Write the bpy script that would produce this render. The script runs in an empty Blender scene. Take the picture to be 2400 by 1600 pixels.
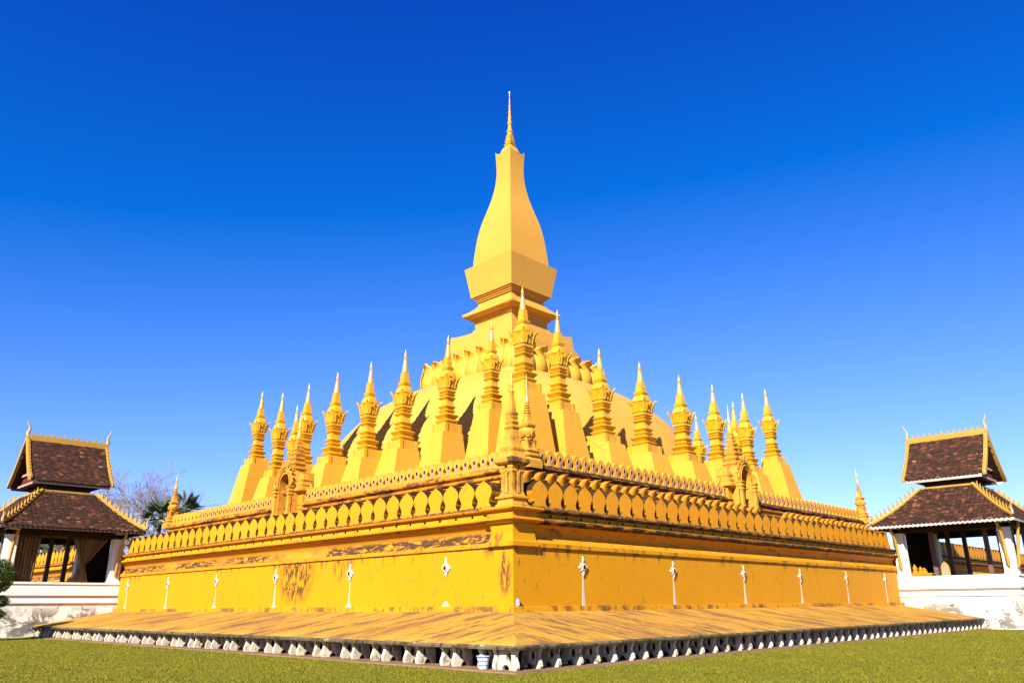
import bpy, bmesh, math, random
from mathutils import Vector, Matrix
from mathutils.geometry import tessellate_polygon
R = math.radians
rnd = random.Random(7)
scene = bpy.context.scene
C = scene.collection

# ------------------------------------------------------------------ camera
F_PX, PITCH, YAW, ROLL = 1803.6, 0.3292, 0.7767, -0.0081
CAM = Vector((-16.8515, -16.5904, 1.3924))
fw = Vector((math.cos(YAW)*math.cos(PITCH), math.sin(YAW)*math.cos(PITCH), math.sin(PITCH)))
rt = Vector((math.sin(YAW), -math.cos(YAW), 0)); up = rt.cross(fw)
r2 = rt*math.cos(ROLL)+up*math.sin(ROLL); u2 = -rt*math.sin(ROLL)+up*math.cos(ROLL)
cd = bpy.data.cameras.new('camera'); cam = bpy.data.objects.new('camera', cd); C.objects.link(cam)
cam.matrix_world = Matrix(((r2.x, u2.x, -fw.x, CAM.x), (r2.y, u2.y, -fw.y, CAM.y), (r2.z, u2.z, -fw.z, CAM.z), (0, 0, 0, 1)))
cd.sensor_fit = 'HORIZONTAL'; cd.sensor_width = 36; cd.lens = F_PX/2400*36
cd.clip_start = .1; cd.clip_end = 3000
scene.camera = cam

# ------------------------------------------------------------------ light
EL, PHI = R(34), R(23)          # sun height; turn from the left wall's normal
SUN = Vector((-math.cos(PHI)*math.cos(EL), -math.sin(PHI)*math.cos(EL), math.sin(EL)))
w = bpy.data.worlds.new('World'); scene.world = w; w.use_nodes = True
nt = w.node_tree; nt.nodes.clear()
sky = nt.nodes.new('ShaderNodeTexSky'); sky.sky_type = 'NISHITA'; sky.sun_disc = False
sky.sun_elevation = EL; sky.sun_rotation = math.atan2(SUN.x, SUN.y)
sky.altitude = 0; sky.air_density = 1.0; sky.dust_density = 0.15; sky.ozone_density = 3.0
# deep polarised blue: the same contrast and gain on the whole sky
sep = nt.nodes.new('ShaderNodeSeparateColor'); com = nt.nodes.new('ShaderNodeCombineColor')
nt.links.new(sky.outputs[0], sep.inputs[0])
for i, (gain, off) in enumerate(((1.0, -1.05), (1.0, -.76), (1.5, 0.0))):
    ma = nt.nodes.new('ShaderNodeMath'); ma.operation = 'MULTIPLY_ADD'; ma.inputs[1].default_value = gain; ma.inputs[2].default_value = off
    mx = nt.nodes.new('ShaderNodeMath'); mx.operation = 'MAXIMUM'; mx.inputs[1].default_value = .02
    nt.links.new(sep.outputs[i], ma.inputs[0]); nt.links.new(ma.outputs[0], mx.inputs[0]); nt.links.new(mx.outputs[0], com.inputs[i])
bg = nt.nodes.new('ShaderNodeBackground'); bg.inputs[1].default_value = .0505
wo = nt.nodes.new('ShaderNodeOutputWorld')
nt.links.new(com.outputs[0], bg.inputs[0]); nt.links.new(bg.outputs[0], wo.inputs[0])
sl = bpy.data.lights.new('sun', 'SUN'); sl.energy = 5.0; sl.angle = R(.53); sl.color = (1, .955, .88)
so = bpy.data.objects.new('sun', sl); C.objects.link(so)
so.rotation_euler = SUN.to_track_quat('Z', 'Y').to_euler(); so.location = (-30, -20, 40)
vs = scene.view_settings; vs.view_transform = 'Standard'; vs.look = 'None'; vs.exposure = 1.56; vs.gamma = 1
vs.use_curve_mapping = False

# ------------------------------------------------------------------ materials
ALBEDO = .62
class NT:
    def __init__(s, name):
        s.m = bpy.data.materials.new(name); s.m.use_nodes = True; s.t = s.m.node_tree; s.t.nodes.clear()
        s.out = s.t.nodes.new('ShaderNodeOutputMaterial'); s.b = s.t.nodes.new('ShaderNodeBsdfPrincipled')
        s.t.links.new(s.b.outputs[0], s.out.inputs[0]); s._pos = None
    def n(s, ty, **kw):
        nd = s.t.nodes.new(ty)
        for k, v in kw.items(): setattr(nd, k, v)
        return nd
    def put(s, sock, v):
        if isinstance(v, bpy.types.NodeSocket): s.t.links.new(v, sock)
        elif isinstance(v, (tuple, list)) and len(v) == 3 and sock.type == 'RGBA': sock.default_value = (*v, 1)
        else: sock.default_value = v
    def pos(s):
        if not s._pos: s._pos = s.n('ShaderNodeNewGeometry').outputs['Position']
        return s._pos
    def mapped(s, vec, scale, loc=(0, 0, 0), rot=(0, 0, 0)):
        nd = s.n('ShaderNodeMapping'); s.put(nd.inputs[0], vec); nd.inputs[1].default_value = loc
        nd.inputs[2].default_value = rot; nd.inputs[3].default_value = scale; return nd.outputs[0]
    def noise(s, vec, scale=1, detail=4, rough=.55, dist=0):
        nd = s.n('ShaderNodeTexNoise'); s.put(nd.inputs['Vector'], vec); nd.inputs['Scale'].default_value = scale
        nd.inputs['Detail'].default_value = detail; nd.inputs['Roughness'].default_value = rough
        nd.inputs['Distortion'].default_value = dist; return nd.outputs[0]
    def math(s, op, a, b=0.0, clamp=False):
        nd = s.n('ShaderNodeMath', operation=op, use_clamp=clamp); s.put(nd.inputs[0], a); s.put(nd.inputs[1], b); return nd.outputs[0]
    def step(s, v, lo, hi, to=1.0):
        nd = s.n('ShaderNodeMapRange', interpolation_type='SMOOTHSTEP'); s.put(nd.inputs[0], v)
        nd.inputs[1].default_value = lo; nd.inputs[2].default_value = hi; nd.inputs[3].default_value = 0; nd.inputs[4].default_value = to; return nd.outputs[0]
    def mix(s, f, a, b):
        nd = s.n('ShaderNodeMix', data_type='RGBA'); s.put(nd.inputs[0], f); s.put(nd.inputs[6], a); s.put(nd.inputs[7], b); return nd.outputs[2]
    def z(s, v=None):
        nd = s.n('ShaderNodeSeparateXYZ'); s.put(nd.inputs[0], v or s.pos()); return nd.outputs
    def bump(s, h, strength=.3, dist=.02):
        nd = s.n('ShaderNodeBump'); nd.inputs['Strength'].default_value = strength; nd.inputs['Distance'].default_value = dist
        s.put(nd.inputs['Height'], h); s.t.links.new(nd.outputs[0], s.b.inputs['Normal'])
    def fin(s, col, rough=.6, metal=0, spec=.4):
        nd = s.n('ShaderNodeMix', data_type='RGBA', blend_type='MULTIPLY'); nd.inputs[0].default_value = 1   # whole palette down to real albedos
        s.put(nd.inputs[6], col); nd.inputs[7].default_value = (ALBEDO, ALBEDO, ALBEDO, 1); col = nd.outputs[2]
        s.put(s.b.inputs['Base Color'], col); s.put(s.b.inputs['Roughness'], rough); s.put(s.b.inputs['Metallic'], metal)
        s.b.inputs['Specular IOR Level'].default_value = spec
        return s.m

def paint(name, base, var=.15, layers=(), rough=.6, metal=0, bump=.15, spec=.12, fine=.06, second=None, cracks=0):
    """weathered paint: broad tone change, fine mottling, then layers of grime.
    layer = dict(scale, lo, hi, amt, z=(z0,z1,z2,z3)|None, col, ball=(centre, radius)|None, n=normal axis tuple)"""
    k = NT(name); p = k.pos()
    a = k.step(k.noise(p, .35, 5, .6), .3, .7)
    sec = second or tuple(c*(1-var) for c in base)
    col = k.mix(a, base, sec)
    f = k.noise(p, 9, 6, .7)
    col = k.mix(k.step(f, .35, .75, fine*2), col, tuple(c*.7 for c in base))
    for i, L in enumerate(layers):
        v = k.mapped(p, L.get('scale', (1, 1, 1)), (i*3.7, i*1.3, i*2.1), L.get('rot', (0, 0, 0)))
        m = k.step(k.noise(v, 1, L.get('detail', 8), L.get('rough', .65), L.get('dist', .3)), L['lo'], L['hi'], L['amt'])
        if L.get('z'):
            zz = k.z()[2]; z0, z1, z2, z3 = L['z']
            if z1 > z0: m = k.math('MULTIPLY', m, k.step(zz, z0, z1))
            if z3 > z2: m = k.math('MULTIPLY', m, k.math('SUBTRACT', 1.0, k.step(zz, z2, z3)))
        if L.get('ball'):
            (c, rad) = L['ball']
            d = k.n('ShaderNodeVectorMath', operation='DISTANCE'); k.put(d.inputs[0], k.mapped(p, L.get('bs', (1, 1, 1)))); d.inputs[1].default_value = c
            m = k.math('MULTIPLY', m, k.math('SUBTRACT', 1.0, k.step(d.outputs['Value'], rad*.45, rad)))
        if L.get('mask'):
            ms, ml, mh = L['mask']; m = k.math('MULTIPLY', m, k.step(k.noise(p, ms, 3), ml, mh))
        if L.get('upward'):
            nz = k.z(k.n('ShaderNodeNewGeometry').outputs['Normal'])[2]
            m = k.math('MULTIPLY', m, k.step(nz, L['upward'][0], L['upward'][1]))
        col = k.mix(m, col, L.get('col', (.05, .035, .022)))
    if cracks:
        wob_ = k.n('ShaderNodeVectorMath', operation='MULTIPLY_ADD'); nz_ = k.n('ShaderNodeTexNoise'); nz_.inputs['Scale'].default_value = 1.6; nz_.inputs['Detail'].default_value = 6
        k.put(nz_.inputs['Vector'], p); k.put(wob_.inputs[0], nz_.outputs['Color']); wob_.inputs[1].default_value = (.9, .9, .9); k.put(wob_.inputs[2], p)
        vo = k.n('ShaderNodeTexVoronoi', feature='DISTANCE_TO_EDGE'); vo.inputs['Scale'].default_value = cracks; k.put(vo.inputs['Vector'], wob_.outputs[0])
        cm = k.math('SUBTRACT', 1.0, k.step(vo.outputs['Distance'], .002, .009)); cm = k.math('MULTIPLY', cm, k.step(k.noise(p, .5, 3), .56, .64, .6))
        col = k.mix(cm, col, (.16, .075, .03))
    if bump: k.bump(k.noise(p, 14, 6, .7), bump, .03)
    return k.fin(col, rough, metal, spec)

YEL = (.69, .305, .004); YEL2 = (.67, .285, .004)
GRIME = (.055, .04, .028); BROWN = (.16, .075, .03)
M = {}
M['wall'] = paint('painted_wall', YEL, second=YEL2, fine=.07, cracks=.7, layers=[
    dict(scale=(3.4, 3.4, .45), lo=.53, hi=.60, amt=.8, z=(2.62, 3.0, 3.3, 3.6), col=(.20, .085, .02)),
    dict(scale=(1.6, 1.6, 6), lo=.55, hi=.62, amt=.75, z=(2.93, 3.0, 3.05, 3.1), col=BROWN),
    dict(scale=(3.1, 3.1, .8), lo=.64, hi=.69, amt=.8, z=(1.3, 1.6, 3.0, 3.1), col=BROWN),
    dict(scale=(7, 7, 2.2), rough=.75, lo=.475, hi=.515, amt=.9, ball=((0, 10.6, 2.75), 1.45), bs=(1, .87, 1.1), col=(.07, .036, .018)),
    dict(scale=(9, 9, 2.4), rough=.75, lo=.47, hi=.51, amt=.9, ball=((-.0, .75, 2.25), .75), bs=(6, 2.2, 1), col=(.09, .045, .022)),
    dict(scale=(9, 9, 1.4), rough=.7, lo=.50, hi=.54, amt=.85, ball=((0, 9.0, 2.85), .9), bs=(1, 1, 1), col=BROWN),
    dict(scale=(6, 6, 5), rough=.7, lo=.60, hi=.64, amt=.7, z=(1.3, 1.4, 2.4, 2.8), col=(.30, .14, .03)),
    dict(scale=(.9, .9, 3), lo=.6, hi=.85, amt=.25, col=(.72, .36, .05))])
M['plinth'] = paint('painted_plinth', YEL, second=YEL2, layers=[
    dict(scale=(2.0, 2.0, 1.2), lo=.47, hi=.60, amt=.8, col=(.12, .06, .03)),
    dict(scale=(.8, .8, 2), lo=.62, hi=.70, amt=.7, col=(.42, .36, .30))])
M['trim'] = paint('painted_moulding', (.80, .31, .010), second=(.72, .26, .009), layers=[
    dict(scale=(1.2, 1.2, 6), rough=.7, lo=.55, hi=.63, amt=.7, col=BROWN),
    dict(scale=(3, 3, 9), rough=.75, lo=.58, hi=.63, amt=.8, col=GRIME)])
M['trim_top'] = paint('grimy_topped_roll', (.76, .30, .006), second=(.70, .26, .006), layers=[
    dict(scale=(2, 2, 9), rough=.7, lo=.30, hi=.42, amt=.95, z=(4.175, 4.195, 4.3, 4.31), col=(.05, .035, .022)),
    dict(scale=(1.2, 1.2, 6), rough=.7, lo=.56, hi=.63, amt=.7, col=BROWN)])
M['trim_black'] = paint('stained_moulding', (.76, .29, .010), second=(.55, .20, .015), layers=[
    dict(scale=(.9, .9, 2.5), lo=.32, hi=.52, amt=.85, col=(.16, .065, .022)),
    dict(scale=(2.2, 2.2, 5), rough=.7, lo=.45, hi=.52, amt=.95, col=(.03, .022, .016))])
M['ledge_dirty'] = paint('dirty_ledge', (.78, .31, .012), second=(.62, .24, .02), layers=[
    dict(scale=(2.0, 2.0, 8), rough=.75, lo=.43, hi=.50, amt=.95, mask=(.22, .34, .48), col=(.05, .028, .018), z=(3.12, 3.2, 3.42, 3.6), dist=.8),
    dict(scale=(3, 3, 5), lo=.6, hi=.66, amt=.6, col=(.30, .20, .13), z=(3.12, 3.2, 3.45, 3.6))])
M['frieze'] = paint('painted_frieze', YEL, second=YEL2, layers=[
    dict(scale=(3.5, 3.5, 1.5), rough=.7, lo=.56, hi=.62, amt=.7, col=BROWN)])
M['leaf'] = paint('painted_leaf', (.80, .325, .012), second=(.75, .29, .010), fine=.05, layers=[
    dict(scale=(6, 6, 2.5), rough=.7, lo=.60, hi=.65, amt=.6, col=BROWN),
    dict(scale=(4, 4, 8), rough=.7, lo=.42, hi=.50, amt=.9, z=(4.1, 4.2, 4.27, 4.34), col=GRIME)])
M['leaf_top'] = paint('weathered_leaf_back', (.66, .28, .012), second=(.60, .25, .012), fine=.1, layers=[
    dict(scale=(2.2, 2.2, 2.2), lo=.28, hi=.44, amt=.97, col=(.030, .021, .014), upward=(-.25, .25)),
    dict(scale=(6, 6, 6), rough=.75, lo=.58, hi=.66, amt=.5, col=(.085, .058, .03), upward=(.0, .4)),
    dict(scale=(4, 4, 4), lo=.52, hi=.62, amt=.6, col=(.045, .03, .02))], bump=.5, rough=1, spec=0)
M['petal'] = paint('painted_petal', (.78, .31, .012), second=(.66, .25, .012), layers=[
    dict(scale=(2, 2, 2), lo=.36, hi=.52, amt=.85, col=(.10, .06, .03), upward=(.0, .5)),
    dict(scale=(3, 3, 3), rough=.7, lo=.52, hi=.62, amt=.5, col=BROWN)])
M['upper'] = paint('painted_upper_wall', (.80, .33, .012), second=(.74, .29, .012), layers=[
    dict(scale=(1.5, 1.5, 3), lo=.58, hi=.68, amt=.7, col=BROWN)])
M['upper_dirty'] = paint('stained_upper_moulding', (.74, .29, .012), second=(.6, .22, .014), layers=[
    dict(scale=(.8, .8, 3), lo=.47, hi=.60, amt=.85, col=(.09, .05, .03)),
    dict(scale=(2.2, 2.2, 4), lo=.55, hi=.62, amt=.8, col=(.035, .026, .02))])
M['small_merlon'] = paint('painted_small_merlon', (.80, .36, .035), second=(.76, .33, .03), fine=.04)
M['niche'] = paint('pale_niche_frame', (.48, .30, .20), second=(.44, .26, .17), fine=.04)
M['dark'] = paint('hollow_shade', (.030, .014, .007), fine=.0, bump=0, spec=0)  # near-black colour that stands in for the shade inside openings
M['turret'] = paint('weathered_turret', (.74, .345, .035), second=(.66, .29, .03), fine=.12, layers=[
    dict(scale=(3, 3, 3), rough=.7, lo=.52, hi=.62, amt=.6, col=(.20, .11, .05)),
    dict(scale=(6, 6, 6), lo=.62, hi=.68, amt=.7, col=(.05, .04, .03))])
M['cornice'] = paint('weathered_cornice', (.66, .30, .03), second=(.55, .24, .03), fine=.15, layers=[
    dict(scale=(2.5, 2.5, 1.5), lo=.46, hi=.56, amt=.9, col=(.07, .05, .035))])
M['stupa'] = paint('gold_paint_stupa', (.80, .40, .010), second=(.78, .375, .008), rough=.36, fine=.10, bump=.12, spec=.5, layers=[dict(scale=(4, 4, 3), rough=.7, lo=.55, hi=.66, amt=.45, col=(.45, .19, .02))])
M['pedestal'] = paint('pedestal_plaster', (.76, .385, .040), second=(.74, .36, .03), fine=.05, bump=.08, cracks=.3, layers=[
    dict(scale=(2, 2, .5), rough=.7, lo=.54, hi=.66, amt=.3, col=(.50, .26, .05)),
    dict(scale=(.9, .9, .9), lo=.66, hi=.70, amt=.8, col=(.20, .12, .05), z=(11.3, 11.8, 13.5, 14))])
M['gilt'] = paint('gilded_spire', (.90, .50, .06), second=(.88, .46, .05), rough=.30, metal=.25, fine=.02, bump=.05, spec=.6)
M['gold_body'] = paint('gold_paint_tower', (.74, .372, .045), second=(.72, .345, .040), rough=.45, fine=.05, bump=.06, spec=.3, layers=[dict(scale=(1.5, 1.5, .18), rough=.7, lo=.52, hi=.72, amt=.22, col=(.52, .25, .04))])
M['dome'] = paint('dome_plaster', (.72, .38, .055), second=(.69, .35, .050), fine=.06, bump=.05, cracks=.35, layers=[
    dict(scale=(.25, .25, 1.2), lo=.55, hi=.8, amt=.3, col=(.62, .33, .12)),
    dict(scale=(.5, .5, 2.5), lo=.66, hi=.72, amt=.35, col=(.40, .22, .08))])
M['lotus'] = paint('lotus_gold', (.76, .39, .03), second=(.74, .37, .025), rough=.6, fine=.05, bump=.06, spec=.25)
for sd, sc in (('L', (1, 1, 1)), ('R', (1, 1, 1))):
    def dn(al, ac): return (al, ac, 1) if sd == 'L' else (ac, al, 1)      # run-off marks drawn out down the slope
    M['apron'+sd] = paint('sloped_render_'+sd.lower(), (.62, .325, .030), second=(.57, .27, .038), fine=.1, layers=[
        dict(scale=dn(.25, .9), lo=.46, hi=.66, amt=.72, col=(.21, .095, .042)),
        dict(scale=dn(.5, 1.8), rough=.75, lo=.50, hi=.60, amt=.75, col=(.14, .07, .04), dist=.5),
        dict(scale=dn(1.0, 5.5), lo=.62, hi=.67, amt=.85, col=(.10, .05, .03), dist=.5, detail=3),
        dict(scale=dn(1.7, 9), lo=.63, hi=.68, amt=.8, col=(.12, .06, .03), dist=.3, detail=2)], bump=.3, rough=.9)
M['moss'] = paint('mossy_edge', (.20, .15, .08), second=(.07, .06, .03), fine=.3, layers=[
    dict(scale=(4, 4, 4), lo=.5, hi=.6, amt=.8, col=(.03, .025, .018)),
    dict(scale=(2, 2, 5), lo=.62, hi=.67, amt=.7, col=(.45, .36, .22))], rough=.95)
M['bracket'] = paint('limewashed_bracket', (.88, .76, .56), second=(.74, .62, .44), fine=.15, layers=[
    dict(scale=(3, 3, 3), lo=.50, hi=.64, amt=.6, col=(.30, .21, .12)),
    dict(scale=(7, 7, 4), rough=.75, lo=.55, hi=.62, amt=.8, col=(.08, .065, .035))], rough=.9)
M['flower'] = paint('white_flower', (.70, .57, .44), second=(.64, .46, .33), fine=.1)
M['white'] = paint('white_plaster', (1.0, .92, .78), second=(.94, .84, .68), fine=.05, layers=[
    dict(scale=(.8, .8, .8), rough=.75, lo=.44, hi=.54, amt=.9, z=(.0, .05, .9, 1.8), col=(.15, .125, .09), dist=.8),
    dict(scale=(2.2, 2.2, 2.5), lo=.56, hi=.64, amt=.8, z=(.0, .05, 1.2, 2.0), col=(.10, .09, .07)),
    dict(scale=(3, 3, 1), lo=.66, hi=.72, amt=.5, col=(.40, .33, .24))], rough=.8)
M['white_col'] = paint('white_column', (1.05, .98, .86), second=(1.0, .92, .78), fine=.03)
M['gold_wood'] = paint('gilded_wood', (.58, .32, .05), second=(.50, .26, .04), rough=.45, fine=.15, layers=[
    dict(scale=(8, 8, 8), lo=.6, hi=.7, amt=.5, col=(.20, .10, .03))])
M['horn'] = paint('pale_gilded_horn', (.55, .38, .16), second=(.44, .32, .15), fine=.1, rough=.5)
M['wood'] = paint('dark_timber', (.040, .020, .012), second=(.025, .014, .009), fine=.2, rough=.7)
M['gable'] = paint('red_gable_boards', (.14, .03, .022), second=(.10, .025, .02), fine=.2)
M['beam'] = paint('pink_beam', (.52, .33, .27), second=(.42, .27, .22), fine=.1)
M['fascia_white'] = paint('white_fascia', (.66, .56, .50), second=(.50, .36, .32), fine=.15)
M['fascia_brown'] = paint('brown_fascia', (.13, .09, .065), second=(.10, .07, .05), fine=.15)
M['post'] = paint('brown_post', (.20, .115, .085), second=(.15, .085, .06), fine=.1)
M['floor'] = paint('pavilion_floor', (.30, .20, .14), fine=.1)
M['paving'] = paint('kerb_concrete', (.30, .17, .09), second=(.22, .12, .06), fine=.3, layers=[
    dict(scale=(3, 3, 3), lo=.55, hi=.65, amt=.6, col=(.10, .09, .05))], rough=.95, bump=.5)
M['back'] = paint('recess_wall', (.16, .08, .025), second=(.08, .045, .02), layers=[dict(scale=(2, 2, 2), lo=.45, hi=.6, amt=.8, col=(.06, .045, .03))])  # dark brown puts the shade behind the brackets into the colour
M['curtain'] = paint('beige_curtain', (.26, .16, .06), second=(.20, .12, .045), fine=.08, rough=.9)
M['orange_cloth'] = paint('orange_cloth', (.80, .26, .015), fine=.05)
M['bark'] = paint('grey_bark', (.27, .18, .11), second=(.19, .12, .075), fine=.3, rough=.95)
M['palm_trunk'] = paint('palm_trunk', (.14, .11, .085), fine=.3, rough=.95)

def island_mat(name, cols, rough=.7, obj_random=False, spec=.3, translucent=0):
    k = NT(name); g = k.n('ShaderNodeNewGeometry'); v = g.outputs['Random Per Island']
    if obj_random:
        oi = k.n('ShaderNodeObjectInfo'); v = k.math('FRACT', k.math('ADD', v, oi.outputs['Random']))
    cr = k.n('ShaderNodeValToRGB'); k.put(cr.inputs[0], v); cr.color_ramp.interpolation = 'LINEAR'
    while len(cr.color_ramp.elements) < len(cols): cr.color_ramp.elements.new(.5)
    for i, (p, c) in enumerate(cols): cr.color_ramp.elements[i].position = p; cr.color_ramp.elements[i].color = (*c, 1)
    col = cr.outputs[0]
    f = k.noise(k.pos(), 5, 6, .7)
    col = k.mix(k.step(f, .4, .8, .5), col, tuple(x*.5 for x in cols[0][1]))
    return k.fin(col, rough, 0, spec)
M['tile'] = island_mat('clay_roof_tile', [(0, (.034, .016, .010)), (.45, (.058, .025, .014)), (.8, (.095, .034, .017)), (.95, (.17, .052, .022)), (1, (.24, .11, .06))], .9, True, .15)
M['grass_blade'] = island_mat('grass_blade', [(0, (.13, .14, .005)), (.5, (.21, .195, .009)), (.9, (.29, .245, .018)), (1, (.40, .31, .05))], .8, spec=.1)
M['shrub_leaf'] = island_mat('shrub_leaf', [(0, (.02, .05, .004)), (.5, (.06, .13, .008)), (1, (.14, .22, .015))], .45)
M['palm_leaf'] = island_mat('palm_leaf', [(0, (.02, .05, .02)), (.6, (.06, .11, .04)), (1, (.20, .20, .08))], .45)
M['tree_leaf'] = island_mat('tree_leaf', [(0, (.02, .045, .01)), (.6, (.06, .10, .02)), (1, (.14, .16, .04))], .5)

k = NT('blue_white_glaze'); v = k.n('ShaderNodeTexVoronoi'); v.inputs['Scale'].default_value = 22
k.put(v.inputs['Vector'], k.pos())
zz = k.math('SINE', k.math('MULTIPLY', k.z()[2], 70.0))
msk = k.math('MAXIMUM', k.math('SUBTRACT', 1.0, k.step(v.outputs[0], .25, .32)), k.step(zz, .75, .9))
M['glaze'] = k.fin(k.mix(msk, (.72, .74, .76), (.05, .08, .30)), .2, 0, .5)

k = NT('lawn'); p = k.pos()
n1 = k.noise(p, .18, 5, .6); n2 = k.noise(p, 1.4, 6, .7); n3 = k.noise(k.mapped(p, (30, 30, 30)), 1, 8, .75)
col = k.mix(k.step(n1, .35, .65), (.19, .19, .009), (.25, .215, .012))
col = k.mix(k.step(n2, .45, .75, .6), col, (.14, .145, .007))
col = k.mix(k.step(n3, .45, .7, .7), col, (.33, .26, .03))
k.bump(n3, .8, .05); M['lawn'] = k.fin(col, .95, 0, .1)

# ------------------------------------------------------------------ mesh helpers
class MB:
    def __init__(s): s.v = []; s.f = []; s.m = []
    def add(s, vs, fs, mi=0):
        o = len(s.v); s.v += [tuple(v) for v in vs]
        for f in fs: s.f.append([i+o for i in f]); s.m.append(mi)
    def box(s, x0, x1, y0, y1, z0, z1, mi=0):
        s.add([(x0, y0, z0), (x1, y0, z0), (x1, y1, z0), (x0, y1, z0), (x0, y0, z1), (x1, y0, z1), (x1, y1, z1), (x0, y1, z1)],
              [(0, 3, 2, 1), (4, 5, 6, 7), (0, 1, 5, 4), (1, 2, 6, 5), (2, 3, 7, 6), (3, 0, 4, 7)], mi)
    def rings(s, rings, cap0=True, cap1=True, mi=0, closed=True):
        n = len(rings[0]); vs = [p for r in rings for p in r]; fs = []
        for i in range(len(rings)-1):
            for j in range(n if closed else n-1):
                a = i*n+j; b = i*n+(j+1) % n; fs.append((a, b, b+n, a+n))
        if cap0 and closed: fs.append(tuple(range(n-1, -1, -1)))
        if cap1 and closed: fs.append(tuple(range((len(rings)-1)*n, len(rings)*n)))
        s.add(vs, fs, mi)
    def lathe(s, prof, n=16, c=(0, 0), mi=0):
        s.rings([[(c[0]+r*math.cos(2*math.pi*j/n), c[1]+r*math.sin(2*math.pi*j/n), z) for j in range(n)] for r, z in prof], mi=mi)
    def plan(s, prof, pl, c=(0, 0), mi=0):
        """square lathe: prof = (half, z[, corner lift]); pl = unit plan [(x,y)]"""
        rs = []
        for q in prof:
            h, z = q[0], q[1]; L = q[2] if len(q) > 2 else 0
            rs.append([(c[0]+x*h, c[1]+y*h, z+L*(min(abs(x), abs(y)))**4) for x, y in pl])
        s.rings(rs, mi=mi)
    def tube(s, pts, rad, n=6, mi=0, cap=True):
        rs = []; pts = [Vector(p) for p in pts]
        for i, p in enumerate(pts):
            d = (pts[min(i+1, len(pts)-1)]-pts[max(i-1, 0)]); d = d.normalized() if d.length > 1e-9 else Vector((0, 0, 1))
            a = d.orthogonal().normalized() if i == 0 else (a-d*a.dot(d)).normalized()
            b = d.cross(a); r = rad[i] if isinstance(rad, (list, tuple)) else rad
            rs.append([p+(a*math.cos(2*math.pi*j/n)+b*math.sin(2*math.pi*j/n))*r for j in range(n)])
        s.rings(rs, cap, cap, mi)
    def prism(s, outline, y0, y1, holes=(), mf=0, ms=None, fr=None):
        """outline in (a,b), extruded from y0 to y1; fr maps (a,b,y) to a point (default x,y,z = a,y,b)"""
        fr = fr or (lambda a, b, y: (a, y, b)); ms = mf if ms is None else ms
        loops = [list(outline)]+[list(h) for h in holes]; flat = [p for l in loops for p in l]
        tr = tessellate_polygon([[Vector((a, b, 0)) for a, b in l] for l in loops]); n = len(flat)
        vs = [fr(a, b, y0) for a, b in flat]+[fr(a, b, y1) for a, b in flat]
        o = len(s.v); s.v += vs
        for t in tr:
            s.f.append([o+i for i in t]); s.m.append(mf); s.f.append([o+n+i for i in reversed(t)]); s.m.append(ms if ms != mf else mf)
        st = 0
        for l in loops:
            k_ = len(l)
            for i in range(k_):
                a = st+i; b = st+(i+1) % k_
                s.f.append([o+a, o+b, o+b+n, o+a+n]); s.m.append(ms)
            st += k_
    def mesh(s, name, mats, smooth=35):
        me = bpy.data.meshes.new(name); me.from_pydata(s.v, [], s.f)
        for m in (mats if isinstance(mats, (list, tuple)) else [mats]): me.materials.append(M[m])
        if any(s.m): me.polygons.foreach_set('material_index', s.m)
        bm = bmesh.new(); bm.from_mesh(me)
        bmesh.ops.recalc_face_normals(bm, faces=bm.faces); bm.to_mesh(me); bm.free()
        if smooth:
            me.polygons.foreach_set('use_smooth', [True]*len(me.polygons)); me.set_sharp_from_angle(angle=R(smooth))
        me.update(); return me

def obj(name, me, parent=None, loc=(0, 0, 0), rz=0, sc=None, mats=None):
    if isinstance(me, MB): me = me.mesh(name, mats)
    o = bpy.data.objects.new(name, me); C.objects.link(o)
    o.parent = parent; o.location = loc; o.rotation_euler = (0, 0, rz)
    if sc: o.scale = sc if isinstance(sc, (tuple, list)) else (sc,)*3
    return o
def thing(name, label, cat, loc=(0, 0, 0), rz=0, group=None):
    o = bpy.data.objects.new(name, None); C.objects.link(o); o.location = loc; o.rotation_euler = (0, 0, rz)
    tag(o, label, cat, group); return o
def tag(o, label, cat, group=None):
    o['label'] = label; o['category'] = cat
    if group: o['group'] = group
    return o
def struct(o): o['kind'] = 'structure'; return o

SQ = [(1, -1), (1, 1), (-1, 1), (-1, -1)]
def square_plan(n=12):
    p = []
    for a, b in zip(SQ, SQ[1:]+SQ[:1]):
        for i in range(n): t = i/n; p.append((a[0]+(b[0]-a[0])*t, a[1]+(b[1]-a[1])*t))
    return p
SQN = square_plan()
def redent(q=.80, e=.92):
    quarter = [(1, -q), (1, q), (e, q), (e, e), (q, e)]; out = []
    for i in range(4):
        c, s_ = [(1, 0), (0, 1), (-1, 0), (0, -1)][i]
        out += [(x*c-y*s_, x*s_+y*c) for x, y in quarter]
    return out
RED = redent()
def superell(n=64, e=3.2):
    out = []
    for i in range(n):
        t = 2*math.pi*i/n; c, s_ = math.cos(t), math.sin(t)
        out.append((math.copysign(abs(c)**(2/e), c), math.copysign(abs(s_)**(2/e), s_)))
    return out
def leaf_outline(w, h, neck=.66, base=.97, nz=.25, bz=.58, n=7):
    """half-profile of a battlement leaf: straight foot, pinched neck, swelling body, point"""
    pts = [(0, base), (.06, base*.985), (.12, base*.86), (.19, neck*1.04), (nz+.02, neck), (.36, neck*1.10), (.45, .88), (bz-.03, .97), (bz+.04, .985), (.72, .90), (.82, .68), (.91, .38), (.965, .15), (1, 0)]
    right = [(w/2*x, h*z) for z, x in pts]
    return right+[(-x, z) for x, z in reversed(right[:-1])]

# ------------------------------------------------------------------ ground
me = MB(); me.add([(-900, -900, 0), (900, -900, 0), (900, 900, 0), (-900, 900, 0)], [(0, 1, 2, 3)])
struct(obj('lawn_ground', me, mats='lawn'))

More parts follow.
